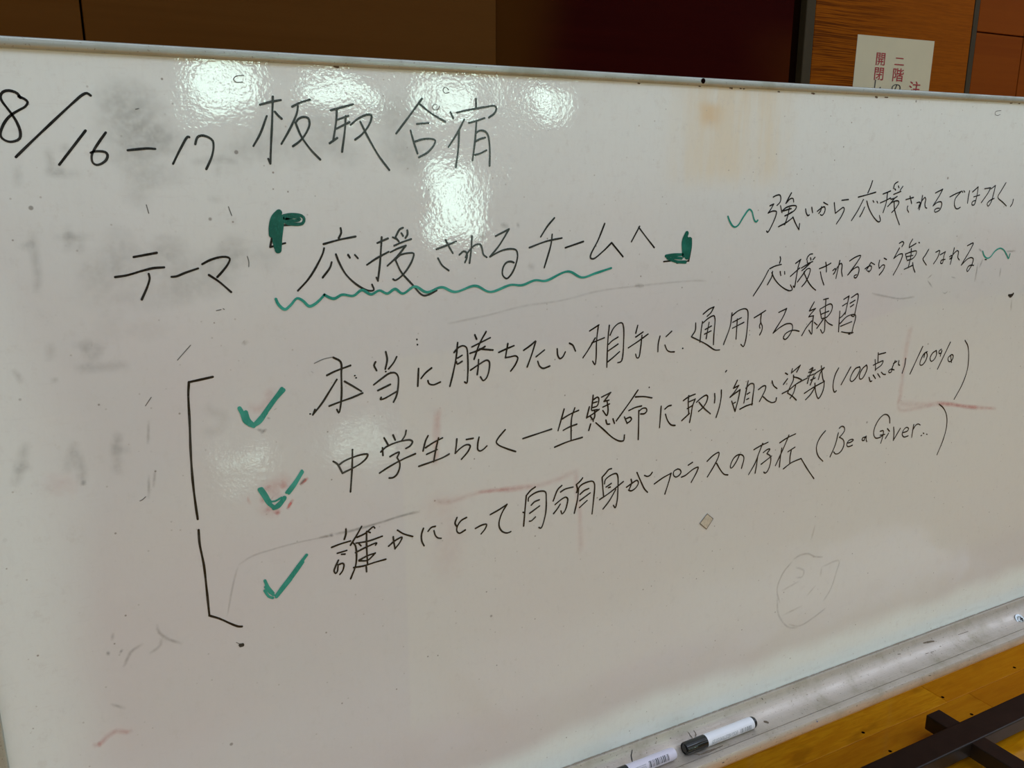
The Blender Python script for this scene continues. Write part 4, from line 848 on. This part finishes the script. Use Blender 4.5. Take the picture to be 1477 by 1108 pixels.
o = bm_obj('rail_hole', (lambda b: (bmesh.ops.create_circle(b, cap_ends=True, radius=0.0032, segments=14, matrix=Matrix.Rotation(math.pi / 2, 4, 'X')), b)[1])(bmesh.new()), DARK_GAP)
o.location = (HOLE[0], -0.0045, ZT + 0.0042); sub(o)
for x in (0.81, 0.86, 0.875, 0.88, 0.94, 1.0, 1.12, 1.14, 1.42, 1.44, 0.36, 0.72):
    b = bmesh.new(); bmesh.ops.create_circle(b, cap_ends=True, radius=0.0008 + 0.0009 * rnd.random(), segments=7, matrix=Matrix.Rotation(math.pi / 2, 4, 'X'))
    for v in b.verts: v.co.x *= 1.0 + 2.5 * rnd.random(); v.co.z *= 0.5 + 0.9 * rnd.random()
    o = bm_obj('dirt_spot', b, DIRT); o.location = (x, -0.0003, ZT - 0.0015 - 0.002 * rnd.random()); sub(o)

# ------------------------------------------------------------------ markers in the tray
def cyl_patch(vs, fs, x0, x1, a0, a1, r, n=4):
    b = len(vs)
    for k in range(n + 1):
        a = a0 + (a1 - a0) * k / n
        vs += [(x0, -r * math.cos(a), r * math.sin(a)), (x1, -r * math.cos(a), r * math.sin(a))]
    for k in range(n): fs.append((b + 2 * k, b + 2 * k + 1, b + 2 * k + 3, b + 2 * k + 2))
def marker(loc, rotz, label, body_m, cap_m, plug_m, bars, text_rows, tex_x, bar_x, bar_a, seed, rad, lens):
    cap_l, body_l = lens
    t = empty('marker_pen', loc); t.rotation_euler = (0, 0, rotz); tag(t, label, 'marker')
    r = rad
    cp = lathe_x('cap', [(0, r * 0.55), (0.0004, r * 0.60), (0.0014, r * 0.62), (0.0014, r * 0.80), (0.0002, r * 0.84), (0.0004, r * 0.93), (0.0016, r * 1.0), (cap_l * 0.5, r * 1.02), (cap_l - 0.0012, r * 1.04), (cap_l, r * 1.03), (cap_l, r * 0.9)], cap_m, t)
    bd = lathe_x('barrel', [(cap_l - 0.002, r * 0.92), (cap_l + 0.0002, r * 0.98), (cap_l + 0.001, r * 0.99), (cap_l + body_l - 0.001, r * 0.99), (cap_l + body_l, r * 0.96)], body_m, t)
    e = cap_l + body_l
    if plug_m is not body_m:
        lathe_x('end_plug', [(e - 0.001, r * 0.90), (e - 0.0002, r * 0.97), (e + 0.0035, r * 0.95), (e + 0.0058, r * 0.80), (e + 0.0066, r * 0.5), (e + 0.0068, r * 0.1)], plug_m, t)
    else:
        lathe_x('end_plug', [(e - 0.001, r * 0.94), (e + 0.0025, r * 0.93), (e + 0.0048, r * 0.82), (e + 0.0060, r * 0.55), (e + 0.0064, r * 0.1)], plug_m, t)
    rn = random.Random(seed); rr = r * 0.99 + 0.00008
    vs, fs = [], []; x = bar_x[0]
    while x < bar_x[1]:
        wd = rn.choice((0.0006, 0.0007, 0.0013, 0.0018)); cyl_patch(vs, fs, x, min(x + wd, bar_x[1]), bar_a[0], bar_a[1], rr); x += wd + rn.choice((0.0007, 0.0009, 0.0013))
    b = mesh_obj('barcode', vs, fs, bars, t)
    vs, fs = [], []
    for a in text_rows:
        x = tex_x[0] + rn.random() * 0.002
        while x < tex_x[1]:
            wd = 0.0006 + rn.random() * 0.0010; h = 0.045 + 0.03 * rn.random()
            cyl_patch(vs, fs, x, x + wd * 0.6, a - h, a + h, rr, 1)
            cyl_patch(vs, fs, x, x + wd, a - 0.012 + 0.06 * (rn.random() - 0.5), a + 0.02, rr, 1); x += wd + 0.0004 + (0.001 if rn.random() < 0.15 else 0)
    mesh_obj('small_print', vs, fs, GREY_PRINT, t)
    return t
marker(M1, M1_ROT, 'black-capped whiteboard marker with white barrel and barcode, lying right in the tray', WHITE_PLASTIC, BLACK_PLASTIC, BLACK_PLASTIC, GREY_PRINT,
       [-0.16, 0.02, 0.2, 0.38], (0.044, 0.094), (0.099, 0.121), (-0.30, 0.48), 3, 0.0092, (0.038, 0.0905))
marker(M2, M2_ROT, 'lilac-white marker with bold barcode, cut by the bottom frame edge, left in the tray', LILAC_PLASTIC, BLACK_PLASTIC, LILAC_PLASTIC, BLACK_BAR,
       [0.1, 0.3, 0.5, 0.75], (0.049, 0.072), (0.078, 0.113), (-0.05, 1.0), 8, 0.0090, (0.045, 0.078))

# ------------------------------------------------------------------ paper notice on the wood panel
pn = empty('paper_notice', (NOTE[0][0], YB - 0.0006, NOTE[0][1]))
tag(pn, 'cream paper notice with dark red vertical lettering taped to the orange wood panel', 'notice')
(xa, za), (xb, zb_), sl = NOTE
def nv(u, v): return (u - xa, 0, v - za)
hh = 0.21
b = bmesh.new()
q = [(0, 0), (xb - xa, zb_ - za), (xb - xa - sl * hh, zb_ - za - hh), (-sl * hh, -hh)]
vv = [b.verts.new((x, -0.0002 , z)) for x, z in q] + [b.verts.new((x, 0.0004, z)) for x, z in q]
b.faces.new(vv[:4]); b.faces.new(vv[4:][::-1])
for k in range(4): b.faces.new((vv[k], vv[(k + 1) % 4], vv[4 + (k + 1) % 4], vv[4 + k]))
bmesh.ops.recalc_face_normals(b, faces=b.faces[:])
bm_obj('sheet', b, PAPER, pn)
def glyph(ch, cx_, cz_, sx, sz, m, rot=0.0):
    cu = bpy.data.curves.new('printed_character', 'FONT'); cu.body = ch; cu.align_x = 'CENTER'; cu.align_y = 'CENTER'; cu.size = 1.0
    cu.offset = 0.007
    cu.materials.append(m); o = bpy.data.objects.new('printed_character', cu); link(o, pn)
    me = bpy.data.meshes.new_from_object(o); bpy.data.objects.remove(o); o = bpy.data.objects.new('printed_character', me); link(o, pn)
    o.matrix_local = Matrix.Translation((cx_ - xa, -0.0008, cz_ - za)) @ Matrix.Rotation(math.pi / 2, 4, 'X') @ Matrix.Rotation(rot, 4, 'Z') @ Matrix.Diagonal((sx, sz, 1, 1))
    return o
for ch, cx_, cz_, sx, sz, m in GLYPHS: glyph(ch, cx_, cz_, sx, sz, {'r': RED_PRINT, 'k': BLACK_PRINT}[m])
